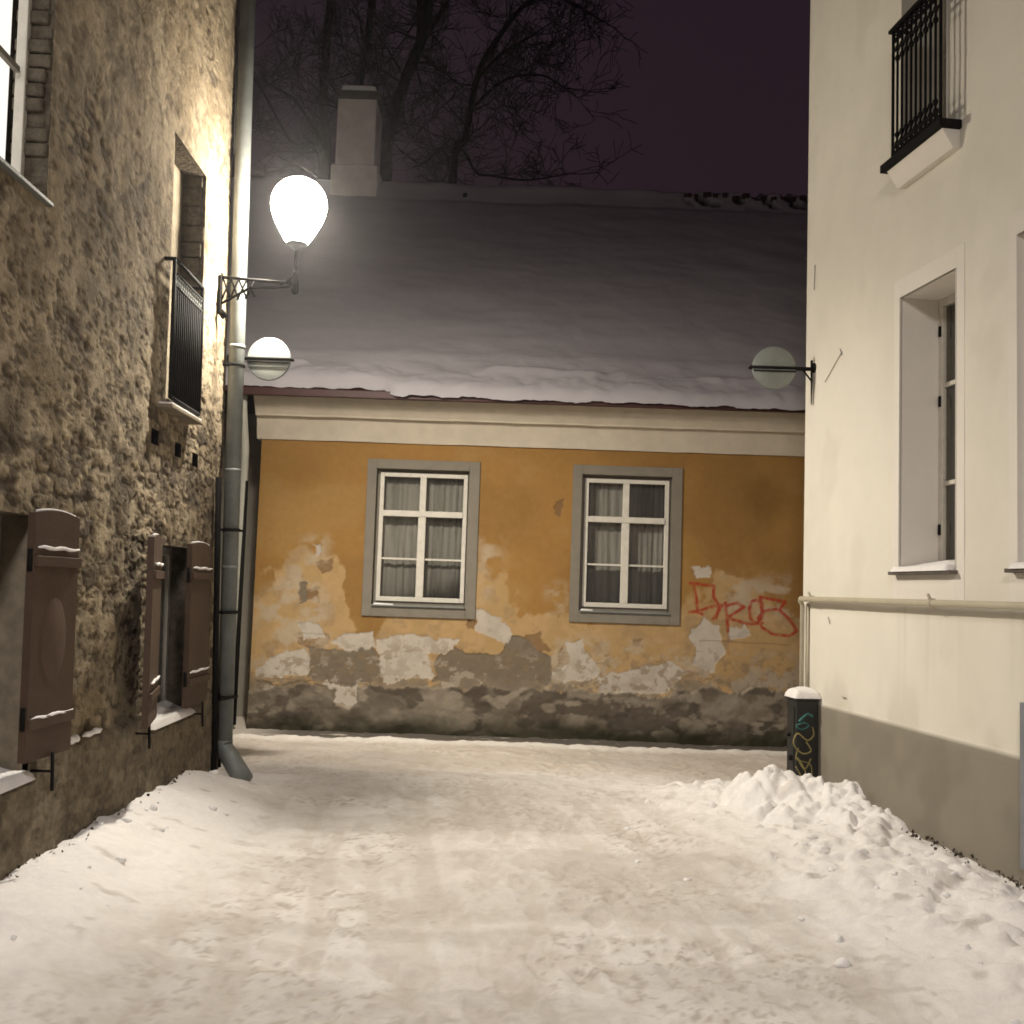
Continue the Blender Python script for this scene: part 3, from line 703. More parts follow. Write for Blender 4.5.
white = rgn([
    [(378, 640), (395, 633), (432, 637), (437, 652), (428, 655), (431, 679), (410, 675), (395, 682), (378, 681)],
    [(302, 622), (323, 624), (322, 636), (305, 640)], [(332, 643), (345, 634), (374, 634), (378, 650), (345, 653)],
    [(256, 664), (275, 655), (305, 648), (310, 660), (308, 676), (290, 674), (256, 677)],
    [(322, 684), (362, 683), (354, 700), (346, 707), (336, 700)], [(304, 700), (318, 698), (318, 714), (305, 712)],
    [(432, 637), (458, 642), (452, 650), (434, 655)], [(475, 612), (495, 612), (514, 630), (508, 643), (482, 632)],
    [(500, 628), (528, 640), (520, 650), (500, 640)], 
    [(566, 641), (582, 641), (590, 660), (598, 672), (590, 682), (560, 682), (549, 670), (570, 662)],
    [(693, 567), (708, 566), (711, 578), (695, 581)], [(690, 640), (700, 618), (718, 625), (722, 650), (714, 670), (694, 664)],
    [(640, 668), (668, 660), (688, 672), (668, 692), (600, 694), (596, 676)], [(728, 628), (745, 626), (748, 636), (730, 638)],
    [(312, 546), (320, 546), (320, 552), (314, 554)]])
colr = mixc(colr, [.66, .61, .50], white * .97)
colr = mixc(colr, [.54, .49, .40], white * ss(.5, .7, fbm(S * 7, Z * 7, 410, 4)) * .7)
gray = rgn([[(309, 645), (340, 652), (374, 648), (379, 660), (380, 684), (350, 688), (310, 680)], [(436, 656), (452, 650), (500, 655), (515, 632), (530, 640), (552, 660), (550, 684), (520, 692), (432, 684)],
            [(300, 582), (306, 582), (308, 600), (300, 602)], [(256, 680), (310, 684), (340, 690), (320, 730), (256, 730)]])
colr = mixc(colr, [.225, .19, .135], gray * .95)
# plinth
ledge = np.interp(S[:, 0], [yp(x, 690)[0] for x in (256, 370, 500, 640, 800)], [yp(x, y)[1] for x, y in ((256, 690), (370, 686), (500, 688), (640, 694), (800, 690))])[:, None]
pz = ledge + .22 * (fbm(S * 3.6, Z * 3.4, 411, 6, .6) - .5)
plh = ss(.012, -.012, Z - pz) * (1 - rgn([[(322, 684), (362, 683), (354, 700), (346, 707), (336, 700)]]))
pc = mixc(np.tile(np.array([.20, .17, .125]), S.shape + (1,)), [.32, .28, .21], ss(.42, .6, fbm(S * 2.4, Z * 5, 412, 5)))
pc = mixc(pc, [.12, .10, .075], ss(.52, .62, fbm(S * 4, Z * 6, 413, 5)) * .85)
pc = mixc(pc, [.36, .32, .24], ss(.66, .72, fbm(S * 3, Z * 5, 414, 4)))
colr = mixc(colr, [.30, .255, .18], ss(.20, .02, Z - pz) * ss(.36, .5, fbm(S * 5, Z * 7, 425, 5, .6)) * (1 - white) * .9)
colr = mixc(colr, pc, plh)
nfr = fbm(S * 9, Z * 9, 415, 5, .6)
flk = ss(.57, .61, fbm(S * 10, Z * 12, 418, 5, .62)) * pale * ss(.75, .15, Z - pz) * (1 - plh)
colr = mixc(colr, [.30, .22, .13], flk * .65)
flw = ss(.57, .60, fbm(S * 7, Z * 9, 419, 5, .6)) * pale * ss(.6, .1, Z - pz) * (1 - plh)
colr = mixc(colr, [.50, .44, .34], flw * .75)
colr = mixc(colr, [.27, .23, .165], ss(.58, .66, nfr) * ss(.32, .0, Z - pz) * (1 - plh) * (1 - white) * .8)
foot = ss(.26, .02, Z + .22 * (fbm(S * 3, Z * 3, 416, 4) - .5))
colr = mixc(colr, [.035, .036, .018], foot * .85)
# red spray tag
def tag_pts(pts): return [yp(*p) for p in pts]
STR = [[(690, 583), (714, 586)], [(694, 585), (698, 612), (702, 614)], [(697, 612), (712, 606), (722, 605)], [(714, 586), (713, 597), (719, 606), (716, 618)], [(722, 605), (713, 619)],
       [(725, 603), (727, 622), (728, 631)], [(725, 606), (737, 603), (744, 607), (728, 617)], [(727, 618), (748, 624), (762, 623)],
       [(752, 601), (749, 608), (750, 618), (756, 624), (762, 617), (762, 604), (757, 600), (752, 601)],
       [(760, 597), (785, 602), (779, 610), (789, 619), (797, 631), (789, 636), (772, 634), (761, 627), (758, 618), (764, 611), (776, 609)], [(760, 597), (762, 611)], [(689, 612), (700, 611)]]
dd = np.full(S.shape, 9.0)
for st_ in STR: dd = np.minimum(dd, line_d(S + .012 * (fbm(S * 12, Z * 12, 420, 2) - .5), Z, tag_pts(st_)))
spray = ss(.024, .010, dd) * (.55 + .35 * ss(.3, .6, fbm(S * 30, Z * 30, 421, 3)))
colr = mixc(colr, [.46, .045, .022], spray)
dr2 = line_d(S, Z, tag_pts([(728, 630), (728, 655)])); colr = mixc(colr, [.46, .07, .03], ss(.007, .003, dr2) * .4)
for a_, b_ in (((700, 640), (790, 645)), ((258, 677), (370, 685))):
    colr = mixc(colr, [.16, .12, .07], ss(.008, .003, line_d(wS * .3 + S * .7, Z, tag_pts([a_, b_]))) * .5)
layer = np.clip(1 - .5 * white - gray * .9 - brown * .7, 0, 1) * (1 - plh) 
O = .012 * layer + .004 * (fbm(S * 2, Z * 2, 430, 3) - .5) + .006 * (fbm(S * 16, Z * 16, 431, 3) - .5) * (.4 + plh + gray) + plh * (.012 + .05 * (fbm(S * 3.5, Z * 4.5, 432, 4) - .5)) + plh * .025
sc = .5 * (S[1:, 1:] + S[:-1, :-1]); zc = .5 * (Z[1:, 1:] + Z[:-1, :-1]); keep = np.ones(sc.shape, bool)
for w in WIN: keep &= ~((sc > w[0]) & (sc < w[1]) & (zc > w[2]) & (zc < w[3]))
ex = MB(); ex.col = (.45, .25, .08)
ex.add([FY.w(xW0, 0, -.3), FY.w(xW0, -18, -.3), FY.w(xW0, -18, zWt), FY.w(xW0, 0, zWt)], [(0, 1, 2, 3)])
ex.box(FY, xW0 + .01, xW1, -18, -.6, -.3, zWt - .01)
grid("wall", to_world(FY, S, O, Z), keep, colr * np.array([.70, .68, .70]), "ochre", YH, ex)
for i, (s0, s1, z0, z1) in enumerate(WIN):
    reveals(FY, s0, s1, z0, z1, .14, "surround", YH, "reveal", .02)
    sw = .105; b = MB()
    # surround as four butted bands, a little proud, the lower ones splayed as in an old wall
    b.box(FY, s0 - sw, s0, .0, .034, z0 - .12, z1 + sw); b.box(FY, s1, s1 + sw + .01, .0, .034, z0 - .12, z1 + sw)
    b.box(FY, s0, s1, .0, .034, z1, z1 + sw); b.box(FY, s0, s1, .0, .036, z0 - .12, z0)
    b.build("surround", "surround", YH, bevel=.005)
    d = .07; fwid = .045; h = z1 - z0; zt_ = z0 + h * .655; cx = (s0 + s1) / 2
    e0, e1, y0_, y1_ = s0 + .035, s1 - .02, z0 + .05, z1 - .035
    fr_ = MB()
    fr_.box(FY, e0, e0 + fwid, -d - .03, -d + .03, y0_, y1_).box(FY, e1 - fwid, e1, -d - .03, -d + .03, y0_, y1_)
    fr_.box(FY, e0 + fwid, e1 - fwid, -d - .03, -d + .028, y1_ - fwid, y1_).box(FY, e0 + fwid, e1 - fwid, -d - .03, -d + .034, y0_, y0_ + fwid * 1.1)
    fr_.box(FY, e0 + fwid, e1 - fwid, -d - .03, -d + .045, zt_, zt_ + .065)
    fr_.box(FY, cx - .042, cx + .042, -d - .025, -d + .036, y0_ + fwid * 1.1, zt_).box(FY, cx - .035, cx + .035, -d - .025, -d + .03, zt_ + .065, y1_ - fwid)
    w = fr_.build("window", "whitewood", YH, bevel=.004, label=('left' if i == 0 else 'right') + ' white six-pane window in a grey surround')
    MB().box(FY, e0 - .033, e0, -d - .05, -d - .0, z0, z1).box(FY, e1, e1 + .018, -d - .05, -d, z0, z1).box(FY, e0, e1, -d - .05, -d, y1_, z1).box(FY, e0, e1, -d - .05, -d + .01, z0, y0_).build("frame_box", "surround", w)
    zb_ = y0_ + (zt_ - y0_) * .49
    MB().box(FY, e0 + fwid, cx - .042, -d - .015, -d + .012, zb_, zb_ + .02).build("glazing_bar", "whitewood", w)
    MB().box(FY, cx + .042, e1 - fwid, -d - .015, -d + .012, zb_, zb_ + .02).build("glazing_bar", "whitewood", w)
    for (a_, b_, c_, d_) in ((e0 + fwid, cx - .042, y0_ + .04, zb_), (cx + .042, e1 - fwid, y0_ + .04, zb_), (e0 + fwid, cx - .042, zb_ + .02, zt_), (cx + .042, e1 - fwid, zb_ + .02, zt_), (e0 + fwid, cx - .035, zt_ + .06, y1_ - .04), (cx + .035, e1 - fwid, zt_ + .06, y1_ - .04)):
        MB().add([FY.w(a_, -d, c_), FY.w(b_, -d, c_), FY.w(b_, -d, d_), FY.w(a_, -d, d_)], [(0, 1, 2, 3)]).build("pane", "glass", w)
    A, B = np.meshgrid(np.linspace(s0, s1, 140), np.linspace(z0, z1, 30), indexing='ij')
    ph = fbm(A * 4, B * .5, 440 + i, 3)
    fold = .006 * np.sin(A * 95 + 9 * ph) + .006 * np.sin(A * 41 + 4 * ph)
    cc = np.tile(np.array([.31, .30, .27]), A.shape + (1,)); cc = mixc(cc, [.23, .225, .20], ss(.45, .65, fbm(A * 26, B * 1.2, 445 + i, 3)) * .8)
    cu = grid("curtain", to_world(FY, A, -d - .10 + fold, B), np.ones((139, 29), bool), cc, "snowground", w)
    ss_ = MB().box(FY, s0 + .002, s1 - .002, -.035, .06, z0 - .008, z0 + .01).build("sill", "zinc", YH, bevel=.003)
    nS = 12; pts = [FY.w(s0 + .02 + .22 * k / nS * (1 if i == 0 else .6), .03, z0 + .012) for k in range(nS + 1)]
    MB().tube(pts, [.006] + [.016 - .008 * k / nS for k in range(nS)], 8).build("snow_strip", "snow", ss_)
    MB().box(FY, s0, s1, -.5, -.45, z0, z1).build("room_back", "iron", w)
# casement handle
# cornice
def prof_strip(name, fr, s0, s1, pts, m, parent, seed=0):
    n = max(2, int((s1 - s0) / .15)); b = MB(); K = len(pts); vs = []; fs = []
    rg = random.Random(seed)
    for i in range(n + 1):
        s = s0 + (s1 - s0) * i / n; j = rg.uniform(-.004, .004)
        vs += [fr.w(s, o_ + j, z_ + j * .6) for o_, z_ in pts]
    for i in range(n):
        for k in range(K):
            a_ = i * K + k; b_ = i * K + (k + 1) % K; fs.append((a_, b_, b_ + K, a_ + K))
    fs += [tuple(range(K)), tuple(n * K + k for k in range(K))]
    b.add(vs, fs); return b.build(name, m, parent)
zc1 = .5 * (yp(258, 415)[1] + yp(803, 434)[1]); zc2 = .5 * (yp(258, 394)[1] + yp(803, 411)[1])
cz = lambda z, o_: 1.6 + (z - 1.6) * (11.6 - o_) / 11.6      # keep sight-line height for a proud band
zm_ = cz(zc1, .10); ze = cz(zc2, .30)
prof_strip("cornice", FY, xW0 - .05, xW1, [(-.2, zWt - .01), (.035, zWt - .01), (.09, zm_ - .01), (.155, zm_), (.16, zm_ + .02), (.28, ze - .02), (.28, ze), (-.2, ze)], "cornice", YH, 4)
# roof: eave line -> ridge
yE = 11.6 - .42; yR = 18.2
zE = ze + .035
zR = hit(590, 201, (0, yR, 0), Vector((0, 1, 0))).z
sl = (zR - zE) / (yR - yE)
rb = MB(); xa, xb = -8.5, xW1 + .1
rb.hexa([Vector((xa, yE, zE - .03)), Vector((xb, yE, zE - .03)), Vector((xb, yR, zR - .03)), Vector((xa, yR, zR - .03)), Vector((xa, yE, zE)), Vector((xb, yE, zE)), Vector((xb, yR, zR)), Vector((xa, yR, zR))])
rb.hexa([Vector((xa, yR, zR - .03)), Vector((xb, yR, zR - .03)), Vector((xb, 2 * yR - yE, zE - .03)), Vector((xa, 2 * yR - yE, zE - .03)), Vector((xa, yR, zR)), Vector((xb, yR, zR)), Vector((xb, 2 * yR - yE, zE)), Vector((xa, 2 * yR - yE, zE))])
rb.add([Vector((-8.3, 11.9, zWt)), Vector((-8.3, 2 * yR - 11.6, zWt)), Vector((-8.3, yR, zR - .05))], [(0, 1, 2)])
roof = rb.build("roof", "redmetal", YH)
gt = MB().box(FY, xW0 - .12, xb, .40, .46, zE - .075, zE + .005)
gt.build("gutter", "redmetal", YH, bevel=.006, label='dark red metal eave edge')
# snow on the roof
u = np.concatenate([np.linspace(-.06, .9, 60), np.linspace(.93, (yR - yE) + .12, 150)])
xx = np.concatenate([np.linspace(xa, -5.3, 12), lines(-5.2, xb, .035)])
A, B = np.meshgrid(xx, u, indexing='ij')
xL0, xL1 = hit(262, 390, (0, yE, 0), Vector((0, 1, 0))).x, hit(392, 392, (0, yE, 0), Vector((0, 1, 0))).x
ef = (.11 * ss(xL1 + .06, xL1 - .12, xx) - .01 + .025 * (fbm(xx * 2.2, xx * 0, 460, 4) - .5))[:, None]    # snow slid back at the left
Bs = B + ef * ss(.6, 0, B)
thk = .12 * (1 - np.exp(-np.clip(B + .06, 0, 9) / .03)) * (1 + .5 * (fbm(A * 1.3, B * 2, 461, 4) - .5))
thk += .05 * np.exp(-((B - .28 - .15 * (fbm(A * 1.2, A * 0, 462, 3) - .5)) / .07) ** 2) * ss(.40, .6, fbm(A * 1.5, B * 3, 463, 3))
thk += .02 * np.exp(-((B - .62) / .15) ** 2) + .04 * (fbm(A * 4, B * 5, 464, 4) - .5) * ss(1.1, .2, B) + .05 * (fbm(A * 9, B * 9, 467, 4) - .5) * ss(.5, .1, B) + .02 * (fbm(A * 2.2, B * 1.5, 465, 3) - .5)
rL = yR - yE
thk += .10 * np.exp(-((B - rL) / .18) ** 2) * (.6 + .8 * fbm(A * 1.5, B * 2, 466, 3)) - .05 * np.exp(-((B - rL + .5) / .15) ** 2)
thk = np.where(B > rL + .05, -.05, thk)
gpx = hit(683, 200, (0, yR, 0), Vector((0, 1, 0))).x
bare = ss(gpx - .1, gpx + .2, A) * np.exp(-((B - rL + .12) / .19) ** 2)
d1, d2, cr = f1(A * 4.5, B * 5, 470)
bm_ = bare * ss(.55, .42, d1) * (cr > .3)
thk -= .16 * bm_
WX = A; WY = yE + Bs - .02; WZ = zE + Bs * sl + thk
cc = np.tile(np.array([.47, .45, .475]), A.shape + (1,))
cc = mixc(cc, [.02, .014, .012], np.clip(bm_ * 1.4, 0, 1))  # bare ridge gaps, shadow among the tiles painted in as black
cc = mixc(cc, [.45, .42, .42], ss(.6, .75, fbm(A * 2, B * 1.5, 471, 4)) * ss(rL - 1.2, rL - .3, B) * .5)
grid("roof_snow", np.stack([WX, WY, WZ], -1), np.ones((len(xx) - 1, len(u) - 1), bool), cc, "roofsnow", YH)
for k in range(22):
    x_ = gpx + k * .17
    if random.Random(k * 7 + 3).random() < .72:
        q_ = random.Random(k).uniform(.05, .13); j_ = random.Random(k + 50).uniform(-.03, .03)
        MB().tube([(x_, yR - .13, zR + .10 + j_), (x_ + q_, yR - .13, zR + .10 + j_)], [.045, .06], 9).build("ridge_tile", "tile", YH)
sv = hit(465, 199, (0, yR - .35, 0), Vector((0, 1, 0)))
MB().tube([sv - Vector((0, 0, .1)), sv + Vector((0, 0, .1))], [.06, .035], 8).build("roof_vent", "iron", YH)
# chimney
yC = yR - .35
c0 = hit(337, 98, (0, yC, 0), Vector((0, 1, 0))); c1 = hit(374, 168, (0, yC, 0), Vector((0, 1, 0))); cb0 = hit(330, 202, (0, yC, 0), Vector((0, 1, 0))); cb1 = hit(376, 168, (0, yC, 0), Vector((0, 1, 0)))
FC = Frame((0, yC, 0), (1, 0, 0), (0, -1, 0))
ch = MB().box(FC, c0.x + .02, c1.x, -.75, 0, c1.z, c0.z).build("chimney", "chimney", YH, bevel=.02)
MB().box(FC, cb0.x, cb1.x + .04, -.85, .1, cb0.z - .6, cb1.z + .02).build("chimney_base", "chimney", ch, bevel=.03)
MB().box(FC, c0.x - .03, c1.x + .06, -.8, .06, c0.z, c0.z + .13).build("chimney_cap", "chimney_dark", ch, bevel=.015)
MB().box(FC, c0.x + .06, c1.x - .02, -.74, .03, c0.z + .13, c0.z + .25).build("snow_cap", "snow", ch, bevel=.06)
# neighbour pipes at the left end of the facade
a_ = yp(250, 400); zb_ = 0
MB().tube([FY.w(a_[0], .3, zE - .05), FY.w(a_[0], .28, zE - .2), FY.w(a_[0] - .0, .1, zWt - .15), FY.w(a_[0] - .02, .09, .1)], .045, 12).build("downpipe", "greypost", YH, label='pale downpipe at the left end of the facade')
a2 = yp(244, 560)
MB().tube([FY.w(a2[0], .1, 2.7), FY.w(a2[0], .1, .05)], .03, 10).build("conduit", "iron", YH)

# ================================================================== CREAM HOUSE (right)
CH = empty("cream_house", FR.w(0, 0, 0), 'tall smooth cream rendered house with grey plinth on the right', 'house')
HR = 9.5
sA0, zA0 = FR.px(898, 570); sA1, _ = FR.px(957, 400); _, zA1 = FR.px(903, 297); sA0 = .5 * (sA0 + FR.px(903, 297)[0])
sB0 = FR.px(1019, 400)[0]; wA = sA1 - sA0
sC0 = FR.px(903, 20)[0]; _, zC0 = FR.px(950, 121, .0)
OPN = [(sA0, sA1, zA0, zA1), (sB0, sB0 + wA, zA0, zA1), (sC0, FR.px(948, 60)[0], zC0, zC0 + 2.3)]
zPl = .5 * (FR.px(818, 702)[1] + FR.px(1020, 759)[1])
S1 = np.concatenate([lines(0, 5.2, .04, [v for w in OPN for v in w[:2]]), np.linspace(5.3, 20, 20)])
Z1 = lines(-.3, HR, .04, [v for w in OPN for v in w[2:]] + [zPl, zPl + .008])
S, Z = np.meshgrid(S1, Z1, indexing='ij')
O = .010 * (fbm(S * 1.1, Z * 1.1, 501, 3) - .5) + .005 * (fbm(S * 5, Z * 5, 502, 3) - .5)
O = np.where(Z < zPl + .004, O + .012, O)
O = np.where((S < .001), 0, O)
cr_ = np.tile(np.array([.69, .66, .575]), S.shape + (1,))
cr_ = mixc(cr_, [.63, .60, .52], ss(.4, .7, fbm(S * 1.3, Z * .7, 503, 5)) * .6)
cr_ = mixc(cr_, [.45, .41, .33], ss(.55, .75, fbm(S * 3, Z * 1.2, 506, 5)) * ss(zPl + .5, zPl, Z) * .35)
for w_ in ((sA0, sA1), (sB0, sB0 + wA)):
    dm = ss(w_[0] - .15, w_[0], S) * ss(w_[1] + .1, w_[1] - .05, S) * ss(zA0 - 1.1, zA0 - .05, Z) * (Z < zA0)
    cr_ = mixc(cr_, [.46, .43, .36], dm * ss(.5, .68, fbm(S * 22, Z * .8, 508, 3)) * .35)
cr_ = mixc(cr_, [.50, .46, .38], ss(.60, .72, fbm(S * 2.0, Z * 1.5, 509, 5)) * .22)
cr_ = mixc(cr_, [.25, .225, .18], (Z < zPl + .004) * 1.0)
cr_ = mixc(cr_, [.20, .18, .145], (Z < zPl + .004) * ss(.4, .7, fbm(S * 3, Z * 3, 504, 5)) * .7)
sc = .5 * (S[1:, 1:] + S[:-1, :-1]); zc = .5 * (Z[1:, 1:] + Z[:-1, :-1]); keep = np.ones(sc.shape, bool)
for w in OPN: keep &= ~((sc > w[0]) & (sc < w[1]) & (zc > w[2]) & (zc < w[3]))
ex = MB(); ex.col = (.60, .54, .42)
ex.box(FR, 0, 20, -9, -.9, -.3, HR)
ex.add([FR.w(0, 0, -.3), FR.w(0, -.9, -.3), FR.w(0, -.9, HR), FR.w(0, 0, HR)], [(0, 1, 2, 3)])
ex.add([FR.w(0, 0, HR), FR.w(20, 0, HR), FR.w(20, -.9, HR), FR.w(0, -.9, HR)], [(0, 1, 2, 3)])
grid("wall", to_world(FR, S, O, Z), keep, cr_, "creamwall", CH, ex)
s_in = FR.px(903, 400)[0]
dA = .30
for i, (s0, s1, z0, z1) in enumerate(OPN):
    reveals(FR, s0, s1, z0, z1, dA + .02, "white_band", CH, "reveal", .012)
    sw = .085; b = MB()
    b.box(FR, s0 - sw, s0, -.01, .005, z0 - .22, z1 + .13).box(FR, s1, s1 + sw, -.01, .005, z0 - .22, z1 + .13).box(FR, s0, s1, -.01, .005, z1, z1 + .13).box(FR, s0, s1, -.01, .005, z0 - .22, z0)
    if i < 2: b.build("surround", "white_band", CH, bevel=.002)
    h = z1 - z0; d = dA; t = .05; cx = (s0 + s1) / 2; zt_ = z0 + h * .67
    f_ = MB().box(FR, s0 + .001, s0 + t, -d - .03, -d + .03, z0, z1).box(FR, s1 - t, s1, -d - .03, -d + .03, z0, z1).box(FR, s0 + t, s1 - t, -d - .03, -d + .03, z1 - t, z1).box(FR, s0 + t, s1 - t, -d - .03, -d + .035, z0, z0 + t * 1.3)
    f_.box(FR, cx - .03, cx + .03, -d - .02, -d + .032, z0 + t * 1.3, z1 - t)
    for zz in ((.31,), (.67,)) :
        f_.box(FR, s0 + t, cx - .03, -d - .02, -d + .022, z0 + h * zz[0], z0 + h * zz[0] + .03); f_.box(FR, cx + .03, s1 - t, -d - .02, -d + .022, z0 + h * zz[0], z0 + h * zz[0] + .03)
    w = f_.build("window" if i < 2 else "balcony_door", "whitewood", CH, bevel=.004, label=('deep-set tall white window above the beige pipe', 'tall window cut by the right edge of the photo', 'upper opening behind the wrought-iron railing')[i])
    MB().add([FR.w(s0 + t, -d, z0 + t), FR.w(s1 - t, -d, z0 + t), FR.w(s1 - t, -d, z1 - t), FR.w(s0 + t, -d, z1 - t)], [(0, 1, 2, 3)]).build("pane", "glass", w)
    MB().box(FR, s0, s1, -d - .06, -d - .04, z0, z1).build("blind", "curtain", w)
    if i < 2:
        for fz in (.15, .62, .88): MB().tube([FR.w(s0 + .028, -d + .035, z0 + h * fz - .035), FR.w(s0 + .028, -d + .035, z0 + h * fz + .035)], .011, 8).build("hinge", "iron", w)
        si = MB().box(FR, s0 - .05, s1 + .02, -.01, .06, z0 - .035, z0 - .012).build("sill", "chimney_dark", CH, bevel=.004)
        A, B = np.meshgrid(np.linspace(s0 + .0, s1 - .01, 50), np.linspace(-d + .035, .07, 20), indexing='ij')
        ed = np.clip(np.minimum((A - A.min() + .01) / .03, np.minimum((A.max() - A) / .03, (B.max() - B) / .02)), 0, 1)
        th = -.015 + (.028 + .02 * fbm(A * 6, B * 6, 510 + i, 3) + .05 * ss(.02, -d, B)) * ed ** .5
        grid("sill_snow", to_world(FR, A, B, z0 + th), np.ones((49, 19), bool), np.tile(np.array([.8, .78, .76]), A.shape + (1,)), "snowground", CH)
# faint dark scrapes on the plaster
for pts in ([(816, 265), (815, 290)], [(826, 382), (837, 362), (843, 352)], [(843, 355), (841, 349)], [(829, 617), (831, 624)], [(843, 697), (847, 698)]):
    q = [FR.w(FR.px(*p)[0], .008, FR.px(*p)[1]) for p in pts]
    MB().tube(q, .003, 5).build("wall_crack", "surround", CH)
# balcony
oB = .12
sb0, zb0 = FR.px(881, 180, oB + .02); sb1, zb1 = FR.px(941, 119, oB + .02); zS_ = .5 * (zb0 + zb1)
bal = MB().box(FR, sb0, sb1, .0, oB + .03, zS_, zS_ + .055).build("balcony", "iron", CH, bevel=.005, label='shallow balcony ledge with black wrought-iron railing')
MB().hexa([FR.w(sb0 + .06, .0, zS_ - .12), FR.w(sb1 - .02, .0, zS_ - .12), FR.w(sb1 - .02, .05, zS_ - .12), FR.w(sb0 + .06, .05, zS_ - .12), FR.w(sb0 + .04, .0, zS_), FR.w(sb1 - .02, .0, zS_), FR.w(sb1 - .02, oB, zS_), FR.w(sb0 + .04, oB, zS_)]).build("corbel", "white_band", bal, bevel=.004)
zr = FR.px(893, 33, oB)[1]; s_a, s_b = FR.px(893, 100, oB)[0], sb1 - .04
hr = MB().box(FR, s_a - .03, s_b + .03, oB - .022, oB + .022, zr, zr + .022)
hr.tube([FR.w(s_a, oB, zS_ + .13), FR.w(s_b, oB, zS_ + .13)], .010, 8); hr.tube([FR.w(s_a, oB, zr - .14), FR.w(s_b, oB, zr - .14)], .010, 8)
hr.tube([FR.w(s_b, oB, zr + .01), FR.w(s_b, 0, zr + .01)], .012, 8); hr.tube([FR.w(s_a, oB, zr + .01), FR.w(s_a, 0, zr + .01)], .012, 8)
for s in (s_a, s_b): hr.tube([FR.w(s, oB, zS_ + .05), FR.w(s, oB, zr)], .011, 8)
hr.build("handrail", "iron", bal)
nbr = 10
for k in range(1, nbr):
    s = s_a + (s_b - s_a) * k / nbr; b = MB()
    b.tube([FR.w(s, oB, zS_ + .05), FR.w(s, oB, zr)], .009, 8)
    for zz in (zS_ + .2, zr - .21, zS_ + .14, zr - .14): b.lathe(FR.w(s, oB, zz), [(.008, -.024), (.017, -.008), (.017, .008), (.008, .024)], 10)
    b.build("baluster", "iron", bal)
for zc_ in (zS_ + .09, zr - .065):
    sc_ = MB()
    for k in range(nbr):
        s = s_a + (s_b - s_a) * (k + .5) / nbr
        pts = [FR.w(s + .022 * math.cos(a * .7) * (1 - a / 14), oB, zc_ + .04 * math.sin(a * .7) * (1 - a / 14)) for a in range(12)]
        sc_.tube(pts, .0055, 5)
    sc_.build("scrollwork", "iron", bal)
# beige pipe
oG = .065
g1 = FR.px(809, 599, oG); g2 = FR.px(1022, 606, oG); zg = .5 * (g1[1] + g2[1]); 
gp = MB().tube([FR.w(.07, oG - .03, -.1), FR.w(.07, oG - .03, zg - .05), FR.w(.075, oG - .01, zg - .02), FR.w(.11, oG, zg), FR.w(4.0, oG, zg + (g2[1] - g1[1]) * .9), FR.w(12, oG, zg)], [.018, .018, .02, .022, .022, .022], 14)
gp = gp.build("gas_pipe", "beigepipe", CH, label='beige pipe running level along the cream wall')
for xp_ in (812, 932):
    s = FR.px(xp_, 600, oG)[0]
    MB().tube([FR.w(s - .015, oG, zg), FR.w(s + .015, oG, zg)], .029, 14).tube([FR.w(s, 0, zg), FR.w(s, oG, zg)], .014, 8).tube([FR.w(s, oG + .0, zg), FR.w(s, oG + .03, zg + .055)], .010, 6).build("pipe_clip", "beigepipe", gp)
MB().tube([FR.w(.13, .012, .8), FR.w(.13, .012, zg - .05)], .010, 8).build("thin_conduit", "beigepipe", gp)
# door at the right edge
sD0 = FR.px(1023, 780, .03)[0]; zD0 = FR.px(1022, 868, .03)[1]; zD1 = FR.px(1022, 702, .03)[1]
dd_ = MB().box(FR, sD0, sD0 + .06, .013, .05, zD0, zD1).box(FR, sD0 + .74, sD0 + .8, .013, .05, zD0, zD1).box(FR, sD0 + .06, sD0 + .74, .013, .05, zD1 - .06, zD1).box(FR, sD0 + .06, sD0 + .74, .013, .035, zD0, zD1 - .06)
dd_.build("cellar_hatch", "door", CH, bevel=.004, label='blue-grey hatch cut by the right edge of the photo')

# ================================================================== CABINET
s0_, _ = FR.px(819, 740); zt_ = FR.px(803, 700, .12)[1]
wd = .195; s1_ = s0_ + .02; s0c = s1_ - .18
CB = empty("utility_cabinet", FR.w((s0c + s1_) / 2, .1, .05), 'black graffiti-scribbled utility cabinet with a snow cap, against the cream wall', 'cabinet')
MB().box(FR, s0c, s1_, .015, wd, -.05, zt_).build("body", "cabinet", CB, bevel=.008)
MB().box(FR, s0c - .01, s1_ + .012, .013, wd + .012, zt_, zt_ + .018).build("lid", "cabinet", CB, bevel=.004)
MB().box(FR, s0c + .03, s1_ - .03, wd, wd + .008, .1, zt_ - .05).build("door", "cabinet", CB, bevel=.003)
MB().tube([FR.w(s0c + .08, wd + .008, .55), FR.w(s0c + .08, wd + .03, .55)], .014, 8).build("lock", "iron", CB)
MB().tube([FR.w(s0c + .12, wd + .0, .38), FR.w(s0c + .12, wd + .03, .38)], .02, 8).build("handle", "iron", CB)
A, B = np.meshgrid(np.linspace(s0c - .02, s1_ + .02, 30), np.linspace(0.0, wd + .02, 30), indexing='ij')
ua = (A - A.min()) / (A.max() - A.min()) * 2 - 1; ub = (B - B.min()) / (B.max() - B.min()) * 2 - 1
th = .075 * np.clip(1 - np.abs(ua) ** 4, 0, 1) ** .5 * np.clip(1 - np.abs(np.minimum(ub + 0, 1)) ** 5, 0, 1) ** .5 * (.75 + .5 * fbm(A * 9, B * 9, 520, 3))
grid("snow_cap", to_world(FR, A, B, zt_ + .017 + th), np.ones((29, 29), bool), np.tile(np.array([.82, .8, .78]), A.shape + (1,)), "snowground", CB)
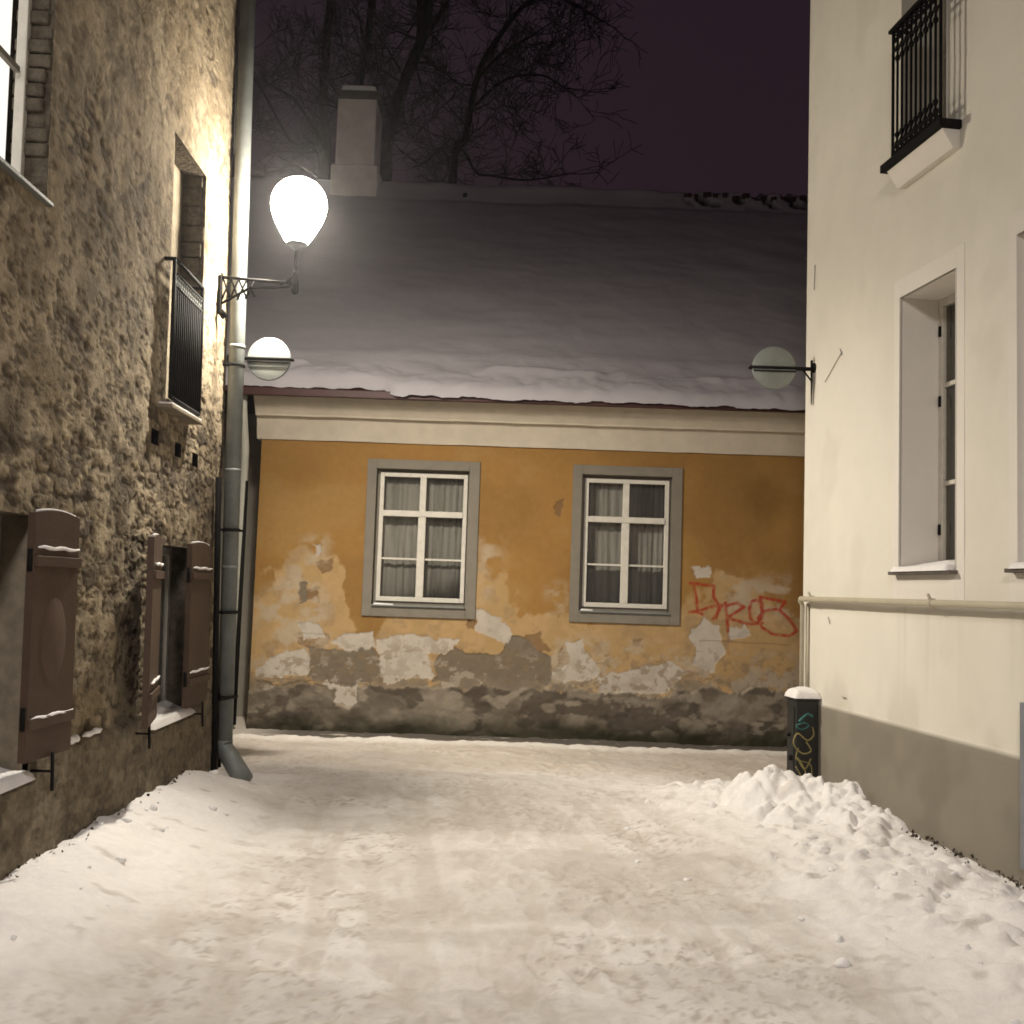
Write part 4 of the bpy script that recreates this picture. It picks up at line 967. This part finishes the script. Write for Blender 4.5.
def ribbon(pts, col, name, wdt=.006):
    b = MB()
    fr = Frame(FR.w(s1_ + .0035, .015, 0), FR.n, FR.a)
    sm = []
    P_ = [Vector((p[0], p[1], 0)) for p in pts]
    for i in range(len(P_) - 1):
        q0 = P_[max(i - 1, 0)]; q1 = P_[i]; q2 = P_[i + 1]; q3 = P_[min(i + 2, len(P_) - 1)]
        for k in range(6):
            t = k / 6; sm.append(.5 * ((2 * q1) + (q2 - q0) * t + (2 * q0 - 5 * q1 + 4 * q2 - q3) * t * t + (3 * q1 - q0 - 3 * q2 + q3) * t ** 3))
    sm.append(P_[-1])
    b.tube([fr.w(p.x, 0, p.y) for p in sm], wdt, 6); b.build(name, col, CB)
H0 = zt_
ribbon([(.05, H0 - .20), (.04, H0 - .26), (.09, H0 - .30), (.17, H0 - .25), (.20, H0 - .33), (.13, H0 - .40), (.06, H0 - .38), (.10, H0 - .31)], "paint_yellow", "graffiti_stroke")
ribbon([(.06, H0 - .44), (.11, H0 - .52), (.17, H0 - .43), (.11, H0 - .52), (.10, H0 - .58)], "paint_yellow", "graffiti_stroke")
ribbon([(.18, H0 - .50), (.12, H0 - .60), (.08, H0 - .66), (.14, H0 - .70), (.19, H0 - .62), (.12, H0 - .58)], "paint_yellow", "graffiti_stroke", .005)
ribbon([(.05, H0 - .12), (.09, H0 - .10), (.13, H0 - .13), (.16, H0 - .16)], "paint_teal", "graffiti_stroke", .010)
ribbon([(.13, H0 - .16), (.08, H0 - .19), (.14, H0 - .22), (.18, H0 - .19), (.12, H0 - .17)], 'paint_teal', 'graffiti_stroke', .006)
ribbon([(.16, H0 - .36), (.18, H0 - .44), (.13, H0 - .46), (.06, H0 - .49), (.05, H0 - .60)], 'paint_yellow', 'graffiti_stroke', .004)
ribbon([(.04, H0 - .72), (.10, H0 - .75), (.16, H0 - .76), (.19, H0 - .69)], "paint_yellow", "graffiti_stroke", .005)

# ================================================================== TREES
def tree(limbs, Yd, label, seed, dens=1.0, lvl=4):
    rg = random.Random(seed)
    def wp(x, y, dy=0): return hit(x, y, (0, Yd + dy, 0), Vector((0, 1, 0)))
    b0 = wp(*limbs[0][0][0]); T = empty("bare_tree", (b0.x, Yd, 0), label, 'tree', 'bare trees behind the yellow house')
    tk = MB(); br_ = MB(); tips = []
    pxm = Yd / F
    def smooth(ps):
        out = []
        for i in range(len(ps) - 1):
            q0 = ps[max(i - 1, 0)]; q1 = ps[i]; q2 = ps[i + 1]; q3 = ps[min(i + 2, len(ps) - 1)]
            for k in range(5):
                t = k / 5; out.append(.5 * ((2 * q1) + (q2 - q0) * t + (2 * q0 - 5 * q1 + 4 * q2 - q3) * t * t + (3 * q1 - q0 - 3 * q2 + q3) * t ** 3))
        out.append(ps[-1]); return out
    def grow(p, d, r, L, lv):
        n = 6; pts = [p]; rs = [r]; q = p.copy(); dd_ = d.copy()
        for k in range(n):
            dd_ = (dd_ + Vector((rg.gauss(0, .16), rg.gauss(0, .16), rg.gauss(.02, .14)))).normalized()
            q = q + dd_ * (L / n); pts.append(q.copy()); rs.append(max(.009, r * (1 - .8 * (k + 1) / n)))
        br_.tube(pts, rs, 5 if lv > 1 else 4, False)
        if lv <= 0: return
        for k in range(rg.randint(2, 4)):
            i = rg.randint(1, n); ax = Vector((rg.gauss(0, 1), rg.gauss(0, 1), rg.gauss(0, 1))).normalized()
            nd = (dd_ * .75 + ax * .8 + Vector((0, 0, .12))).normalized()
            grow(pts[i], nd, max(.008, rs[i] * .75), L * rg.uniform(.5, .78), lv - 1)
    for j, (pts, r0_, r1_) in enumerate(limbs):
        ps = []; dy = 0
        for i, (x, y) in enumerate(pts):
            ps.append(wp(x, y, dy)); dy += rg.uniform(-.5, .5)
        if j == 0 or pts[0][1] > 170: ps = [Vector((ps[0].x + (rg.uniform(-.3, .3) if j else 0), ps[0].y, -.2))] + ps
        sp_ = smooth(ps); n = len(sp_)
        rs = [(r0_ + (r1_ - r0_) * i / (n - 1)) * pxm for i in range(n)]
        tk.tube(sp_, rs, 9)
        seg = [i for i in range(n) if sp_[i].z > 8.5]
        for i in seg:
            for _ in range(rg.choice([0, 1, 1, 1]) if dens >= 1 else rg.choice([0, 0, 1])):
                d_ = (sp_[min(i + 1, n - 1)] - sp_[i - 1]).normalized()
                nd = (d_ * .35 + Vector((rg.gauss(0, 1), rg.gauss(0, .7), rg.gauss(.15, .5)))).normalized()
                grow(sp_[i], nd, max(.012, min(.05, rs[i] * .35)), rg.uniform(.9, 2.3) * Yd / 31, lvl - 1)
        grow(sp_[-1], (sp_[-1] - sp_[-3]).normalized(), rs[-1], 1.6, lvl - 1)
    tk.build("trunk", "bark", T); br_.build("branches", "bark", T)
tree([([(322, 215), (326, 150), (324, 80), (330, 10), (334, -60), (340, -150)], 6.5, 3.5), ([(326, 150), (300, 105), (272, 85), (250, 70)], 3, 1), ([(323, 190), (290, 140), (262, 90), (240, 60)], 2.6, 1)], 33,
     'bare tree behind the chimney, its thin trunk left of the others', 5)
tree([([(384, 190), (388, 140), (405, 80), (425, 30), (432, -20), (450, -120)], 8, 4), ([(388, 120), (408, 75), (420, 40), (419, -30), (410, -120)], 6, 3), ([(352, 190), (357, 100), (366, 50), (372, 0), (376, -80)], 5.5, 3.5),
      ([(420, 45), (440, 15), (465, -30)], 4, 1.5)], 31, 'bare tree with thick dark leaning limbs just right of the chimney', 9)
tree([([(452, 190), (465, 140), (478, 75), (500, 35), (525, 5), (550, -5), (575, 5)], 4.5, 1.6), ([(478, 78), (500, 55), (525, 40), (540, 30)], 2.2, .9), ([(470, 110), (505, 80), (540, 75), (560, 85)], 1.8, .8),
      ([(452, 190), (420, 165), (400, 150)], 2, 1), ([(452, 185), (480, 175), (520, 180), (545, 178)], 2, .8)], 29, 'slender bare tree leaning right, nearest the open sky', 14, 1.0)

# the same long house goes on behind the stone house, its wall set back and grey
MB().box(Frame((0, 12.6, 0), (1, 0, 0), (0, -1, 0)), -8.4, xW0 + .0, -17, 0, -.3, ze - .02).build("side_wing_wall", "plainwall", YH)

# ================================================================== LIGHT
w = bpy.data.worlds.new("World"); SC.world = w; w.use_nodes = True
nt = w.node_tree; bg = nt.nodes["Background"]
tc = nt.nodes.new("ShaderNodeTexCoord"); sep = nt.nodes.new("ShaderNodeSeparateXYZ"); cr = nt.nodes.new("ShaderNodeValToRGB")
nt.links.new(tc.outputs["Generated"], sep.inputs[0]); nt.links.new(sep.outputs["Z"], cr.inputs[0]); nt.links.new(cr.outputs[0], bg.inputs[0])
cr.color_ramp.elements[0].position = .1; cr.color_ramp.elements[0].color = (.0225, .0125, .0165, 1)
cr.color_ramp.elements[1].position = .7; cr.color_ramp.elements[1].color = (.0165, .0100, .0150, 1)
bg.inputs[1].default_value = 1.0
def lamp(kind, name, loc, power, col, rad=.1, tgt=None, size=None, blend=None):
    l = bpy.data.lights.new(name, kind); l.energy = power; l.color = col; l.shadow_soft_size = rad
    o = bpy.data.objects.new(name, l); COL.objects.link(o); o.location = loc
    if tgt is not None: o.rotation_euler = (Vector(tgt) - Vector(loc)).to_track_quat('-Z', 'Y').to_euler()
    if size: l.spot_size = R(size); l.spot_blend = blend
    return o
WARM = (1.0, .91, .77)
lp_ = LC + Vector((0, 0, g0 + .22))
lamp('SPOT', "lantern_light", lp_, 1080, WARM, .05, lp_ + Vector((.25, .0, -1)), 150, .8)
lamp('SPOT', "street_light", (-.6, -3.5, 6.2), 1800, (1.0, .92, .885), .5, (0.1, 4.2, 0), 88, 1.0)

SC.view_settings.view_transform = 'Standard'; SC.view_settings.look = 'None'; SC.view_settings.gamma = 1; SC.view_settings.use_curve_mapping = False
SC.view_settings.exposure = 0
SC.cycles.use_denoising = True
SC.cycles.filter_width = 1.7
SC.cycles.sample_clamp_indirect = 4
SC.cycles.max_bounces = 5
SC.cycles.use_adaptive_sampling = True
SC.cycles.adaptive_threshold = .02

# thin haze volume, added to give the lantern a bloom-like glow
DENS = .0017
hz = bpy.data.meshes.new("added_glow_haze"); hb = bmesh.new(); bmesh.ops.create_cube(hb, size=1); hb.to_mesh(hz); hb.free()
ho = bpy.data.objects.new("added_glow_haze", hz); COL.objects.link(ho); ho.scale = (130, 190, 24.5); ho.location = (0, 30, 10.5); ho['kind'] = 'stuff'
hm = bpy.data.materials.new("added_glow_haze"); hm.use_nodes = True; hn = hm.node_tree
for n in list(hn.nodes): hn.nodes.remove(n)
_o = hn.nodes.new("ShaderNodeOutputMaterial"); _v = hn.nodes.new("ShaderNodeVolumePrincipled")
_v.inputs["Color"].default_value = (.9, .9, .92, 1); _v.inputs["Density"].default_value = DENS; _v.inputs["Anisotropy"].default_value = .9
hn.links.new(_v.outputs[0], _o.inputs["Volume"]); hz.materials.append(hm)
